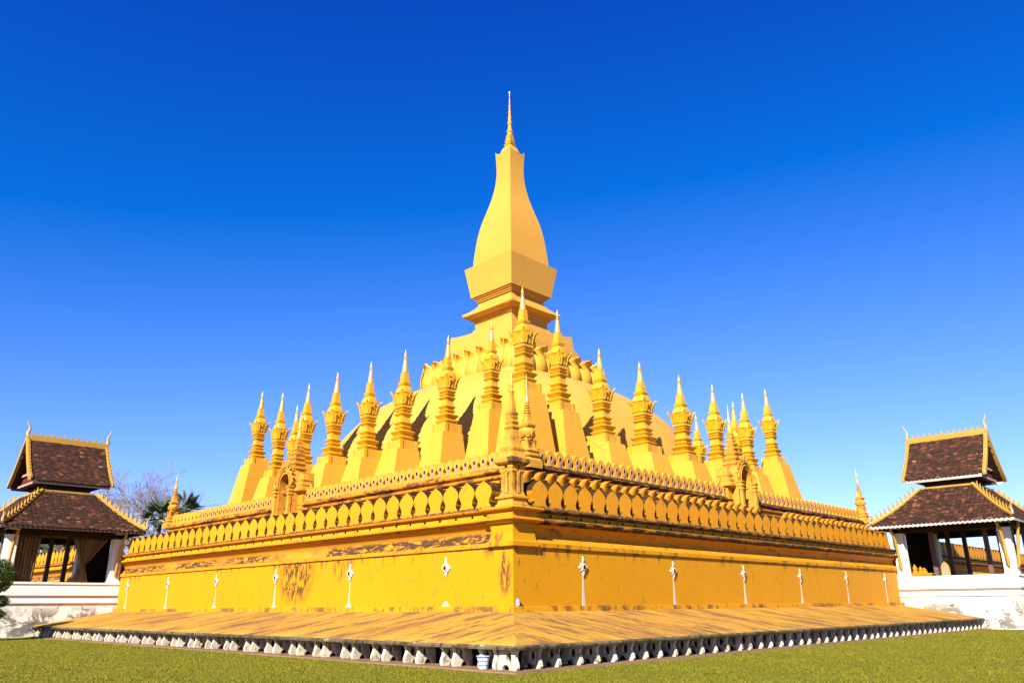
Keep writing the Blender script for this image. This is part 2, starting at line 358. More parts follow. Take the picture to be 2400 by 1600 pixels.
S = 69.0
def side_strip(prof, side, a0, a1, start_mitre=True):
    """moulding along one outer wall; prof = [(out, z)], closed loop"""
    b = MB(); n = len(prof); rs = []
    for e in (0, 1):
        ring = []
        for d, z in prof:
            a = (a0-d if start_mitre else a0) if e == 0 else a1
            ring.append((-d, a, z) if side == 'L' else (a, -d, z))
        rs.append(ring)
    b.rings(rs); return b

# ------------------------------------------------------------------ sloped apron with brackets
apron = thing('sloped_apron', 'weathered orange sloping skirt around the foot of the yellow terrace', 'apron', (0, 0, 0))
def wob(a, k): return .012*math.sin(a*1.9+k)+.008*math.sin(a*5.3+2*k)
for side, a1 in (('L', 31.25), ('R', 31.25)):
    b = MB(); N = 60; top = []; bot = []
    cols_ = [(.10, 1.20), (.8, 1.085), (1.6, .955), (2.4, .825), (3.2, .69), (4.02, .555), (4.05, .53)]
    rs = []
    for i in range(N+1):
        ring = []
        for d, z in cols_:
            a = -d+(a1+d)*i/N
            zz = z+wob(a, d)*(.3 if d > .5 else 0)
            ring.append((-d, a, zz) if side == 'L' else (a, -d, zz))
        rs.append(ring)
    b.rings(rs, closed=False)
    obj('slope', b, apron, mats='apron'+side)
    b = side_strip([(4.052, .545), (4.10, .50), (4.09, .455), (3.98, .45), (1.2, .47), (1.2, .55)], side, 0, a1); obj('eave_edge', b, apron, mats='moss')
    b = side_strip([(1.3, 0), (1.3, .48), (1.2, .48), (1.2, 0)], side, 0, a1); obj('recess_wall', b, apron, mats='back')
    b = MB()
    ends = [(.1, 1.21), (4.06, .55), (4.06, .0), (.1, .0)]
    fr = (lambda a, z, y: (-a, y, z)) if side == 'L' else (lambda a, z, y: (y, -a, z))
    b.prism([(.1, 1.27), (4.13, .60), (4.13, 0), (.1, 0)], a1, a1+.16, fr=fr); obj('end_kerb', b, apron, mats='plinth' if side == 'R' else 'white')
# bracket plate: o = outward, z ; origin at inner foot
outl = [(0, 0), (.14, 0), (.17, .07), (.26, .115), (.38, .11), (.45, .06), (.47, 0), (.74, 0), (.775, .05), (.77, .12), (.735, .19), (.70, .25), (.695, .30), (.73, .36), (.775, .41), (.79, .455), (.62, .455), (.2, .455), (.05, .455), (.03, .36), (.0, .2)]
hole = [(.44+.115*math.cos(t*math.pi/5), .27+.115*math.sin(t*math.pi/5)) for t in range(10)]
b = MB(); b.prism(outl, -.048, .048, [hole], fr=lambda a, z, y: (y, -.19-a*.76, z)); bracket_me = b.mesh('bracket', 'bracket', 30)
v = -3.3; poss = []
while v < 31.2:
    poss.append(v); poss.append(v+.45); v += 1.39
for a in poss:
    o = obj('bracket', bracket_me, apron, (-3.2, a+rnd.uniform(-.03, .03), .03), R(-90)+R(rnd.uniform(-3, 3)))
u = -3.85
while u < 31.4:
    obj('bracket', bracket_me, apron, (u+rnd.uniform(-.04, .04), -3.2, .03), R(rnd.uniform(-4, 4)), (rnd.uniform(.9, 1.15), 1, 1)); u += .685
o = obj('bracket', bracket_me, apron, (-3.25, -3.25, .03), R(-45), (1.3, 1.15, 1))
b = MB()
for side in 'LR':
    st = side_strip([(4.30, 0.0), (4.28, .035), (3.0, .035), (3.0, 0)], side, 0, 33); st.v = st.v; b.v, b.f, b.m = b.v, b.f, b.m; b.add(st.v, st.f)
struct(obj('kerb_pavement', b, mats='paving'))

# ------------------------------------------------------------------ lower terrace
low = thing('lower_terrace', 'long yellow lower terrace wall topped by big leaf-shaped battlements', 'terrace')
b = MB(); b.box(.35, S, .35, S, 0, 4.18); obj('terrace_core', b, low, mats='paving')
def closed(prof, back=-.6): return prof+[(back, prof[-1][1]), (back, prof[0][1])]
for side in 'LR':
    Lf = side == 'L'
    obj('plinth', side_strip(closed([(.16, 0), (.16, 1.30), (.15, 1.345), (.0, 1.352)]), side, 0, S), low, mats='plinth')
    obj('wall_face', side_strip(closed([(0, 1.35), (0, 3.04)]), side, 0, S), low, mats='wall')
    obj('string_course', side_strip(closed([(.03, 3.04), (.07, 3.055), (.07, 3.18)]), side, 0, S), low, mats='trim' if Lf else 'wall')
    obj('weathered_ledge', side_strip(closed([(.07, 3.182), (.04, 3.22), (-.06, 3.30), (-.12, 3.40), (-.14, 3.50), (-.10, 3.60), (-.02, 3.68), (.03, 3.74)]), side, 0, S), low, mats='ledge_dirty' if Lf else 'trim')
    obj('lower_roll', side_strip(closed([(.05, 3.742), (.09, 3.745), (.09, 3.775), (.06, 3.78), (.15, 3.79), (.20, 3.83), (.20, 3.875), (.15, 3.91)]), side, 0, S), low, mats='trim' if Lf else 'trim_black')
    obj('frieze', side_strip(closed([(.10, 3.912), (.07, 3.95), (.06, 4.085)]), side, 0, S), low, mats='frieze')
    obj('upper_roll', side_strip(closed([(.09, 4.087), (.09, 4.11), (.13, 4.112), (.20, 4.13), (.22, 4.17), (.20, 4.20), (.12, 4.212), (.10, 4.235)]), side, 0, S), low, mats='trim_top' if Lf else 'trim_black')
# corner pier, a little proud of both walls
P0, P1 = -.07, .92
def pier_ring(prof):
    b = MB(); rs = []
    for d, z in prof: rs.append([(P0-d, P0-d, z), (P1+d, P0-d, z), (P1+d, P1+d, z), (P0-d, P1+d, z)])
    b.rings(rs); return b
for nm, pr, mt in [('pier_base', [(.0, 3.045), (.07, 3.06), (.07, 3.185), (.02, 3.23), (-.03, 3.5), (.0, 3.74)], 'wall'),
                   ('pier_lower_roll', [(.09, 3.742), (.09, 3.778), (.15, 3.79), (.2, 3.83), (.2, 3.875), (.1, 3.912)], 'trim'),
                   ('pier_frieze', [(.06, 3.913), (.06, 4.086)], 'frieze'),
                   ('pier_upper_roll', [(.09, 4.088), (.13, 4.112), (.2, 4.13), (.22, 4.17), (.18, 4.21), (.08, 4.24)], 'trim')]:
    obj(nm, pier_ring(pr), low, mats=mt)
# battlement leaves
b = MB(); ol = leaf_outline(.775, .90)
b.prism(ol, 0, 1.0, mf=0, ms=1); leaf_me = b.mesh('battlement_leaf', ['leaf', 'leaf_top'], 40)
def drain():
    b = MB(); b.prism([(-.045, .0), (.045, .0), (.05, .05), (0, .10), (-.05, .05)], -.012, .06); return b.mesh('drain_hole', 'dark', 0)  # solid plate proud of the frieze; the hole's shade is its colour
drain_me = drain()
def leaf_positions(first, step):
    a = first; out = []
    while a < S-1:
        if not (30.5 < a < 38.6): out.append(a)
        a += step
    return out
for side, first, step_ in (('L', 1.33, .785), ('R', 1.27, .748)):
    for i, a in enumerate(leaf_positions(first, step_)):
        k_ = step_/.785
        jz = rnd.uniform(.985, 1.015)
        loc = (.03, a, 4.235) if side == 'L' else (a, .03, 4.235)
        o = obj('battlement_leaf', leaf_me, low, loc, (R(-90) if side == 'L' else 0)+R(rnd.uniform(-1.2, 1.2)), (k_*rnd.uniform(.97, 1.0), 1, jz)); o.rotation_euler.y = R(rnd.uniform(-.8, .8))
        if a < 31:
            loc = (-.06, a+step_/2, 3.965) if side == 'L' else (a+step_/2, -.06, 3.965)
            obj('drain_hole', drain_me, low, loc, R(-90) if side == 'L' else 0)
b = MB()
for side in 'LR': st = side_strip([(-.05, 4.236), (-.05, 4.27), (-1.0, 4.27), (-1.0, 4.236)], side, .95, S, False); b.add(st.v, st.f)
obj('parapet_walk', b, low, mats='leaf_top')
# white flower ornaments with painted stalks
def petal_me(L, W, z0=.075):
    b = MB(); rs = []
    for i in range(7):
        t = i/6; w_ = max(.006, W*.5*math.sin(math.pi*(.18+.82*t))**.8); y = -.012-.035*math.sin(math.pi*t)
        rs.append([(-w_, y+.02, z0+L*t), (-w_*.35, y-.012, z0+L*t), (w_*.35, y-.012, z0+L*t), (w_, y+.02, z0+L*t), (0, .03, z0+L*t)])
    b.rings(rs); return b.mesh('petal', 'flower', 50)
pet_long, pet_side, pet_small = petal_me(.27, .15), petal_me(.15, .16), petal_me(.10, .12)
b = MB(); n = 12
rs = []
for q, (r_, y) in enumerate([(.10, .0), (.10, -.06), (.085, -.085), (.055, -.085), (.045, -.05)]):
    rs.append([(r_*math.cos(2*math.pi*j/n), y, r_*1.15*math.sin(2*math.pi*j/n)) for j in range(n)])
b.rings(rs, True, False); heart_me = b.mesh('flower_heart', 'flower', 50)
b = MB(); b.rings([[(.062*math.cos(2*math.pi*j/n), -.088, .070*math.sin(2*math.pi*j/n)) for j in range(n)], [(.03*math.cos(2*math.pi*j/n), -.04, .03*math.sin(2*math.pi*j/n)) for j in range(n)]]); hollow_me = b.mesh('flower_hollow', 'dark', 0)  # filled dark disc, painted shade for the hollow centre
b = MB(); b.rings([[(-.035, -.004, 0), (.035, -.004, 0), (.035, .01, 0), (-.035, .01, 0)], [(-.03, -.012, -.3), (.03, -.012, -.3), (.03, .01, -.3), (-.03, .01, -.3)], [(-.055, -.014, -.75), (.055, -.014, -.75), (.055, .01, -.75), (-.055, .01, -.75)], [(-.085, -.02, -1.03), (.085, -.02, -1.03), (.085, .01, -1.03), (-.085, .01, -1.03)]]); stalk_me = b.mesh('flower_stalk', 'flower', 0)
b = MB(); b.prism([(-.17, 0), (.17, 0), (.15, .06), (.09, .10), (.04, .16), (-.03, .17), (-.09, .09), (-.15, .07)], -.02, .02); foot_me = b.mesh('stalk_foot', 'flower', 0)
fl = [('L', 3.0+5.385*i, i) for i in range(6)]+[('R', 3.2+5.2*i, i) for i in range(6)]
for side, a, i in fl:
    zc = 2.52
    f = bpy.data.objects.new('flower_ornament', None); C.objects.link(f); f.parent = low
    f.location = (-.003, a, zc) if side == 'L' else (a, -.003, zc); f.rotation_euler = (0, 0, R(-90) if side == 'L' else 0)
    for q in range(8):
        me_ = pet_long if q in (0, 4) else (pet_side if q in (2, 6) else pet_small)
        o = obj('petal', me_, f, (0, -.01, 0)); o.rotation_euler = (0, q*math.pi/4, 0); o.scale = (1, 1, .85 if q == 4 else 1)
    obj('flower_heart', heart_me, f); obj('flower_hollow', hollow_me, f)
    if not (side == 'L' and i == 0):
        obj('flower_stalk', stalk_me, f, (0, 0, -.14), 0, (.55 if (side == 'L' and i in (1, 3)) else 1, 1, 1))
    if side == 'L' or i in (3,): obj('stalk_foot', foot_me, f, (0, 0, 1.353-zc))

# lotus petals round the foot of the upper terrace (curled-over tops show above the battlements)
UX, UY = 12.5, 11.3
US_L, US_R = 45.1, 45.3
upt = thing('upper_terrace', 'yellow upper terrace with small pale-niched battlements behind the leaf row', 'terrace')
def lotus_petal(W, H, curl, thick=.09, n=14, m=8, belly=.25):
    """petal facing -y, foot at z 0, arched top whose rim curls outward"""
    b = MB(); rows = []
    for i in range(n+1):
        t = 1-(1-i/n)**1.35
        w_ = W*.5*(.84+.16*math.sin(math.pi*min(t/.8, 1)))
        if t > .70: w_ *= math.sqrt(max(.02, 1-((t-.70)/.303)**2))
        zc = H*t if t < .84 else H*(.84+.11*math.sin((t-.84)/.16*math.pi/2))
        out = belly*math.sin(math.pi*min(t/.78, 1)) + (curl*((t-.66)/.34)**2.2 if t > .66 else 0)
        rows.append([(q*w_, -out*(1-.45*q*q)+.10*q*q*W*(1-.6*max(0, t-.6)/.4), zc) for q in [-1+2*j/m for j in range(m+1)]])
    back = [[(x, y+thick, z+.02) for x, y, z in r] for r in rows]
    b.rings([r+list(reversed(q)) for r, q in zip(rows, back)]); return b
pet_me = lotus_petal(.92, 3.15, .55).mesh('lotus_petal', 'petal', 50)
for side in 'LR':
    a = 10.0
    while a < 57.5:
        if not (33.1 < a < 36.6):
            loc = (10.6, a, 4.22) if side == 'L' else (a+.5, 9.4, 4.6)
            obj('lotus_petal', pet_me, upt, loc, R(-90) if side == 'L' else 0, (1, 1, rnd.uniform(.98, 1.02)))
        a += .88
b = MB(); b.box(UX+.3, UX+US_R-.3, UY+.3, UY+US_L-.3, 4.0, 8.3); obj('terrace_core', b, upt, mats='upper')
def up_strip(prof, side):
    b = MB(); rs = []
    for e in (0, 1):
        ring = []
        for d, z in prof:
            if side == 'L': ring.append((UX-d, UY-d if e == 0 else UY+US_L, z))
            else: ring.append((UX-d if e == 0 else UX+US_R, UY-d, z))
        rs.append(ring)
    b.rings(rs); return b
for side in 'LR':
    D = 'upper_dirty'
    obj('wall_face', up_strip(closed([(.9, 4.2), (.55, 6.2), (.02, 7.3), (0, 7.55)]), side), upt, mats='upper')
    obj('lower_moulding', up_strip(closed([(.02, 7.552), (.12, 7.56), (.16, 7.62), (.12, 7.68), (.06, 7.70)]), side), upt, mats='upper' if side == 'L' else D)
    obj('frieze', up_strip(closed([(.03, 7.702), (.03, 7.84)]), side), upt, mats=D)
    obj('middle_roll', up_strip(closed([(.08, 7.842), (.16, 7.86), (.20, 7.92), (.20, 7.98), (.14, 8.03), (.08, 8.04)]), side), upt, mats=D)
    obj('deep_groove', up_strip(closed([(.0, 8.042), (-.02, 8.10), (.0, 8.16)]), side), upt, mats=D)
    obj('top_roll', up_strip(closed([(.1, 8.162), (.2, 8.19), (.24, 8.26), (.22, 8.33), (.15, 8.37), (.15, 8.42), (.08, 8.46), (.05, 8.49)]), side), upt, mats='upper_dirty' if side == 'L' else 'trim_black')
b = MB(); b.prism(leaf_outline(.70, .90, neck=.62), 0, .60, mf=0, ms=0); sm_me = b.mesh('small_battlement', 'small_merlon', 40)
tear = lambda s_, dz=0: [(.12*s_, .26+dz), (.135*s_, .40), (.12*s_, .52), (.06*s_, .60), (0, .63), (-.06*s_, .60), (-.12*s_, .52), (-.135*s_, .40), (-.12*s_, .26+dz), (-.06*s_, .16), (0, .11), (.06*s_, .16)]
tin = [(.05, .28), (.085, .42), (.08, .52), (0, .57), (-.08, .52), (-.085, .42), (-.05, .28)]
b = MB(); b.prism(tear(.92), -.03, .02, [tin]); b.prism([(-.11, .03), (.11, .03), (.08, .09), (0, .14), (-.08, .09)], -.02, .02); nf_me = b.mesh('niche_frame', 'niche', 30)
b = MB(); b.prism([(.048, .36), (.083, .42), (.078, .515), (0, .565), (-.078, .515), (-.083, .42), (-.048, .36)], -.012, .01); nh_me = b.mesh('niche_hollow', 'dark', 0)  # flat dark patch drawing the niche's inner shade
b = MB(); b.prism([(.05, .275), (.06, .355), (-.06, .355), (-.05, .275)], -.014, .01); nl_me = b.mesh('niche_back', 'niche', 0)
for side, n0 in (('L', 13.05), ('R', 13.75)):
    a = n0 if side == 'R' else 12.35
    end = 56 if side == 'L' else 57
    while a < end:
        c = 34.9
        if not (c-1.75 < a < c+1.75):
            loc = (UX-.02, a, 8.49) if side == 'L' else (a, UY-.02, 8.49)
            m_ = obj('small_battlement', sm_me, upt, loc, R(-90) if side == 'L' else 0)
            if a < 50:
                obj('niche_frame', nf_me, m_); obj('niche_hollow', nh_me, m_); obj('niche_back', nl_me, m_)
        a += .735

# ------------------------------------------------------------------ corner turrets
def flat_leaf(h, w_, t=.02):
    return [(w_*.28, 0), (w_*.5, h*.3), (w_*.42, h*.6), (w_*.16, h*.85), (0, h), (-w_*.16, h*.85), (-w_*.42, h*.6), (-w_*.5, h*.3), (-w_*.28, 0)]
def collar_leaves(b, half, z, h, w_, lean, per=4, mi=0):
    """rows of small leaves leaning outward on the four sides"""
    for s_ in range(4):
        c, n_ = math.cos(s_*math.pi/2), math.sin(s_*math.pi/2)
        for i in range(per):
            x = (-1+(2*i+1)/per)*half
            def fr(a, q, y, x=x, c=c, n_=n_):
                X = x+a; Y = -half-y-lean*q; return (X*c-Y*n_, X*n_+Y*c, z+q)
            b.prism(flat_leaf(h, w_), -.01, .03, mf=mi, fr=fr)
ct = thing('corner_turret', 'weathered yellow spired turret on the front corner of the lower terrace', 'turret', (.40, .40, 4.24)); ct.scale = (.67, .67, 1)
def tp(nm, pr, plan=RED, mat='turret', parent=None):
    b = MB(); b.plan(pr, plan); return obj(nm, b, parent, mats=mat)
tp('base_moulding', [(.56, 0), (.56, .07), (.50, .10), (.47, .20), (.50, .235), (.57, .26), (.57, .31), (.42, .36), (.40, .40)], SQ, parent=ct)
tp('shaft', [(.30, .40), (.30, 1.30)], SQ, parent=ct)
b = MB(); 
for sx in (-1, 1):
    for sy in (-1, 1):
        bb = MB(); bb.plan([(.13, .38), (.13, .43), (.095, .46), (.095, 1.02), (.10, 1.03), (.15, 1.09), (.15, 1.13), (.12, 1.16), (.16, 1.21), (.16, 1.27)], SQ, (sx*.27, sy*.27)); obj('colonnette', bb, ct, mats='turret')
for s_ in range(4):
    bb = MB(); bb.prism([(-.10, .42), (.10, .42), (.07, .95), (.15, 1.28), (.03, 1.06), (0, 1.00), (-.03, 1.06), (-.15, 1.28), (-.07, .95)], -.42, -.37); o = obj('arch_ornament', bb, ct, mats='turret'); o.rotation_euler = (0, 0, s_*math.pi/2)
tp('cornice', [(.46, 1.28), (.54, 1.33), (.58, 1.36), (.60, 1.37), (.60, 1.48), (.57, 1.52)], SQ, mat='cornice', parent=ct)
b = MB(); b.plan([(.56, 1.521), (.50, 1.57), (.46, 1.66), (.42, 1.74), (.40, 1.83), (.37, 1.85)], RED); collar_leaves(b, .40, 1.70, .15, .17, .35, 5); obj('leaf_cornice', b, ct, mats='turret')
tp('bell', [(.39, 1.85), (.37, 1.88), (.325, 1.98), (.29, 2.12), (.265, 2.28), (.255, 2.42)], parent=ct)
for z0, h0 in ((2.42, .30), (2.60, .265), (2.76, .245)):
    tp('ring_moulding', [(h0*.80, z0), (h0*.85, z0+.02), (h0, z0+.075), (h0, z0+.095), (h0*.84, z0+.115), (h0*.80, z0+.17)], parent=ct)
b = MB(); b.plan([(.20, 2.93), (.20, 2.99)], RED); collar_leaves(b, .195, 2.90, .12, .12, .35, 4); obj('leaf_collar', b, ct, mats='turret')
tp('bottle', [(.135, 2.99), (.155, 3.06), (.16, 3.14), (.145, 3.26), (.11, 3.40), (.085, 3.52), (.08, 3.62), (.095, 3.68), (.11, 3.70)], parent=ct)
b = MB(); b.lathe([(.055, 3.70), (.065, 3.76), (.05, 3.82), (.075, 3.86), (.10, 3.90), (.10, 3.92), (.075, 3.94), (.06, 4.1), (.03, 4.27), (.004, 4.40)], 12); obj('spire', b, ct, mats='gilt')

def upper_turret(loc, label, rz=0):
    t = thing('terrace_turret', label, 'turret', loc, rz, 'turrets on the corners of the upper terrace')
    tp('base_moulding', [(.62, -.3), (.62, .1), (.55, .16), (.52, .26), (.58, .30), (.60, .36), (.46, .42), (.44, .55), (.50, .60), (.50, .66), (.38, .74)], RED, parent=t)
    tp('shaft', [(.26, .74), (.26, 1.22)], RED, parent=t)
    for sx in (-1, 1):
        for sy in (-1, 1):
            bb = MB(); bb.plan([(.10, .72), (.10, .78), (.07, .80), (.07, 1.14), (.11, 1.20), (.11, 1.24)], SQ, (sx*.27, sy*.27)); obj('colonnette', bb, t, mats='turret')
    b = MB(); b.lathe([(.30, 1.22), (.34, 1.26), (.28, 1.34), (.36, 1.44), (.44, 1.58), (.43, 1.72), (.34, 1.86), (.28, 1.92)], 16); obj('bulb', b, t, mats='turret')
    for q in range(8):
        bb = MB(); bb.prism(flat_leaf(.34, .26), -.03, .03, fr=lambda a, z, y: (a, -.36-y-.35*z, 1.36+z)); o = obj('bulb_leaf', bb, t, mats='turret'); o.rotation_euler = (0, 0, q*math.pi/4)
    b = MB(); b.plan([(.30, 1.92), (.34, 1.98), (.34, 2.06), (.28, 2.14), (.24, 2.16)], RED); collar_leaves(b, .31, 1.96, .16, .14, .3, 4); obj('leaf_collar', b, t, mats='turret')
    tp('bell', [(.24, 2.16), (.20, 2.3), (.17, 2.5), (.16, 2.68)], RED, parent=t)
    z = 2.68
    for i in range(4):
        h_ = .20-.022*i
        b = MB(); b.lathe([(h_*.6, z), (h_, z+.05), (h_, z+.07), (h_*.6, z+.11), (h_*.6, z+.14)], 12); obj('ring_moulding', b, t, mats='turret'); z += .14
    b = MB(); b.lathe([(.09, z), (.13, z+.08), (.13, z+.16), (.09, z+.35), (.06, z+.6), (.075, z+.7), (.085, z+.76), (.06, z+.80), (.07, z+.86), (.05, z+.95), (.03, z+1.3), (.005, z+1.75)], 12); obj('spire', b, t, mats='gilt')
    return t
upper_turret((UX+.35, UY+.2, 8.5), 'slender ringed turret just behind the corner turret of the lower terrace')
upper_turret((UX+.1, UY+US_L, 8.5), 'slender spired turret beside the bare trees and palm')
upper_turret((UX+US_R, UY+.1, 8.5), 'slender spired turret against open sky beside the white-based pavilion')['label'] = 'slender spired turret against open sky beside the white-based pavilion'

# ------------------------------------------------------------------ arched gates of the upper terrace
def gate(loc, rz, label):
    g = thing('arched_gate', label, 'gate', loc, rz, 'arched gates in the upper terrace')
    # front slab with arched opening, face at y=-0.85
    op = [(-.74, 0), (-.74, 2.05)]+[(-.74*math.cos(t*math.pi/10), 2.05+.95*math.sin(t*math.pi/10)**.85 if 0 < t < 10 else 2.05) for t in range(1, 10)]+[(.74, 2.05), (.74, 0)]
    outer = [(-1.12, 0), (-1.12, 2.15), (-1.08, 2.45), (-.92, 2.85), (-.55, 3.22), (-.25, 3.45), (0, 3.62), (.25, 3.45), (.55, 3.22), (.92, 2.85), (1.08, 2.45), (1.12, 2.15), (1.12, 0)]
    b = MB(); b.prism(outer+list(reversed(op)), -.85, -.05); obj('arch_body', b, g, mats='turret')
    b = MB(); b.box(-1.0, -.78, -.04, 1.0, 0, 2.6); b.box(.78, 1.0, -.04, 1.0, 0, 2.6); b.box(-.78, .78, .70, 1.0, 0, 2.6); b.box(-.95, .95, -.04, 1.0, 2.6, 3.1); obj('gate_block', b, g, mats='turret')
    b = MB(); b.box(-.78, .78, .62, .69, -.2, 3.2); obj('gate_back', b, g, mats='upper')
    # raised rings round the arch
    for k_, (r_, wd, y) in enumerate([(.84, .07, -.93), (.98, .07, -.90)]):
        pts = [(-r_*math.cos(t*math.pi/16), y, 2.05+(r_*1.42)*math.sin(t*math.pi/16)) for t in range(17)]
        b = MB(); b.tube(pts, wd*.6, 6); obj('arch_ring', b, g, mats='turret')
    # flame leaves on the arch
    for t in range(1, 10):
        an = math.pi*t/10; x, z = -1.06*math.cos(an), 2.10+1.42*math.sin(an)
        b = MB(); h_ = .24+.26*math.sin(an)**6
        b.prism(flat_leaf(h_, .24), -.06, .06); o = obj('flame_leaf', b, g, (x, -.86, z), mats='turret'); o.rotation_euler = (0, an-math.pi/2, 0)
    for sx in (-1, 1):
        b = MB(); b.plan([(.20, 0), (.20, .12), (.15, .16), (.15, 1.35), (.17, 1.36), (.20, 1.42), (.20, 1.48), (.16, 1.52), (.16, 1.60), (.22, 1.66), (.22, 1.72), (.17, 1.76), (.17, 1.84), (.24, 1.92), (.24, 2.0)], RED, (sx*.97, -.92)); obj('pilaster', b, g, mats='turret')
        b = MB(); pts = [(sx*(.95+.28*math.sin(t*.55)), -.95, 2.0+.11*t) for t in range(6)]; b.tube(pts, [.10, .11, .11, .1, .08, .03], 6); obj('scroll', b, g, mats='turret')
        # side porch arch and cornice
        b = MB(); b.box(sx*1.05 if sx > 0 else -1.75, 1.75 if sx > 0 else -1.05, -.30, .7, 0, 1.5); obj('wing', b, g, mats='upper')
        b = MB(); b.plan([(.46, 1.50), (.56, 1.58), (.66, 1.64), (.66, 1.82), (.58, 1.88), (.52, 1.94), (.56, 2.02), (.56, 2.12), (.44, 2.18), (.42, 2.32), (.47, 2.40), (.47, 2.48), (.32, 2.56), (.28, 2.74), (.16, 2.9)], RED, (sx*1.30, .0)); collar_leaves(b, .5, 1.86, .22, .24, .2, 4); b2 = MB(); obj('wing_cornice', b, g, mats='turret')
        b = MB(); b.prism([(.55*math.cos(t*math.pi/10), .8*math.sin(t*math.pi/10)) for t in range(11)], -.05, .05); o = obj('wing_crest', b, g, (sx*1.65, .2, 1.5), mats='turret')
    # stepped tower
    z = 2.75
    for h_, hh in [(.70, .40), (.60, .40), (.53, .38), (.46, .36), (.40, .34), (.34, .32), (.29, .28), (.25, .26), (.21, .24)]:
        b = MB(); b.plan([(h_*.82, z), (h_*.86, z+hh*.35), (h_, z+hh*.6), (h_, z+hh*.75), (h_*.8, z+hh)], RED, (0, .05))
        if h_ > .3: collar_leaves(b, h_*.86, z+hh*.55, hh*.55, h_*.4, .2, 4)
        obj('tower_tier', b, g, mats='turret'); z += hh
    b = MB(); b.lathe([(.16, z), (.19, z+.15), (.15, z+.35), (.10, z+.7), (.13, z+.8), (.13, z+.86), (.08, z+.95), (.06, z+1.3), (.03, z+1.7), (.004, z+2.25)], 12, (0, .05)); obj('spire', b, g, mats='gilt')
    b = MB(); b.prism([(-.0, 0), (-2.6, -3.0), (-2.6, -3.4), (0, -3.4)], -.62, .62, fr=lambda a, zz, y: (y, -.85+a, zz)); obj('stair_ramp', b, g, mats='upper')
    return g
gate((34.75, UY+.1, 7.6), 0, 'carved arched gate with stepped spire, showing its bright yellow jamb')
gate((UX+.1, 34.95, 7.6), R(-90), 'carved arched gate with stepped spire, its opening filled with deep orange shade')['label'] = 'carved arched gate with stepped spire, its opening filled with deep orange shade'

# ------------------------------------------------------------------ small stupas
def mould(z0, z1, n, tip, top=None):
    d = z1-z0; return [(n, z0), (n*1.04, z0+.08*d), ((n+tip)/2, z0+.34*d), (tip, z0+.62*d), (tip, z0+.72*d), ((n+tip)/2, z0+.80*d), (top or n, z1)]
SM = {}
def smesh(nm, pr, plan, mat): b = MB(); b.plan(pr, plan); SM[nm] = b.mesh(nm, mat, 30)
smesh('block', [(.90, -.02), (.88, .62), (.80, .66)], SQ, 'pedestal')
b = MB(); b.plan([(.16, -.02), (.16, .66)], SQ, (-.78, -.78)); SM['edge_rib'] = b.mesh('edge_rib', 'stupa')
smesh('base_moulding', mould(.66, 1.0, .60, .76), RED, 'stupa')
smesh('wide_moulding', mould(.98, 1.47, .54, .80, .46), RED, 'stupa')
smesh('lower_ring', mould(1.47, 1.76, .43, .58), RED, 'stupa')
smesh('middle_ring', mould(1.76, 2.06, .43, .60), RED, 'stupa')
smesh('shaft', [(.45, 2.05), (.43, 2.25), (.45, 2.48)], RED, 'stupa')
smesh('upper_ring', mould(2.42, 2.70, .43, .60), RED, 'stupa')
smesh('top_ring', mould(2.70, 2.98, .43, .57), RED, 'stupa')
b = MB(); b.plan([(.50, 2.98), (.55, 3.02), (.56, 3.24), (.52, 3.26)], RED)
for s_ in range(4):
    for i in range(7):
        x = -.45+.15*i; c, n_ = math.cos(s_*math.pi/2), math.sin(s_*math.pi/2)
        b.prism([(-.05, 3.05), (.05, 3.05), (.055, 3.2), (-.055, 3.2)], .55, .585, fr=lambda a, z, y: ((x+a)*c+y*n_, (x+a)*n_-y*c, z))
SM['dentil_band'] = b.mesh('dentil_band', 'stupa')
smesh('crown', [(.50, 3.26), (.56, 3.36), (.60, 3.55), (.68, 3.85), (.72, 4.02), (.60, 4.08)], RED, 'stupa')
b = MB(); collar_leaves(b, .56, 3.28, .30, .22, .28, 5); collar_leaves(b, .60, 3.42, .40, .26, .32, 4); collar_leaves(b, .66, 3.62, .42, .24, .26, 3); SM['crown_carving'] = b.mesh('crown_carving', 'stupa', 20)
def crown_leaf(h, w_, curl):
    b = MB(); n = 6; rs = []
    for i in range(n+1):
        t = i/n; ww = w_*.5*(.55+.9*math.sin(math.pi*(.15+.6*t)))*(1-t**3)+.008
        y = -.03-curl*t*t; z = h*t
        rs.append([(-ww, y+.10*(1-t), z), (-ww*.45, y+.03, z), (0, y-.05, z), (ww*.45, y+.03, z), (ww, y+.10*(1-t), z), (0, y+.12, z)])
    b.rings(rs); return b.mesh('crown_leaf', 'stupa', 40)
cl_corner, cl_mid, cl_small = crown_leaf(1.0, .46, .40), crown_leaf(.80, .30, .26), crown_leaf(.66, .22, .30)
b = MB(); b.plan([(.62, 4.14), (.61, 4.22), (.57, 4.38), (.49, 4.54), (.40, 4.64), (.34, 4.70)], [(math.copysign(abs(x)**.8, x), math.copysign(abs(y)**.8, y)) for x, y in superell(32, 4)]); SM['bell'] = b.mesh('bell', 'stupa', 50)
b = MB(); b.plan([(.32, 4.68), (.36, 4.74), (.38, 4.86), (.33, 4.92)], RED); collar_leaves(b, .35, 4.72, .24, .2, .34, 4); SM['lotus_collar'] = b.mesh('lotus_collar', 'stupa')
b = MB(); b.plan([(.31, 4.92), (.33, 4.98), (.29, 5.08), (.30, 5.18), (.26, 5.36), (.24, 5.66), (.20, 5.74)], RED); collar_leaves(b, .27, 5.12, .32, .18, -.02, 3); collar_leaves(b, .235, 5.40, .32, .15, -.02, 3); SM['bud'] = b.mesh('bud', 'stupa')
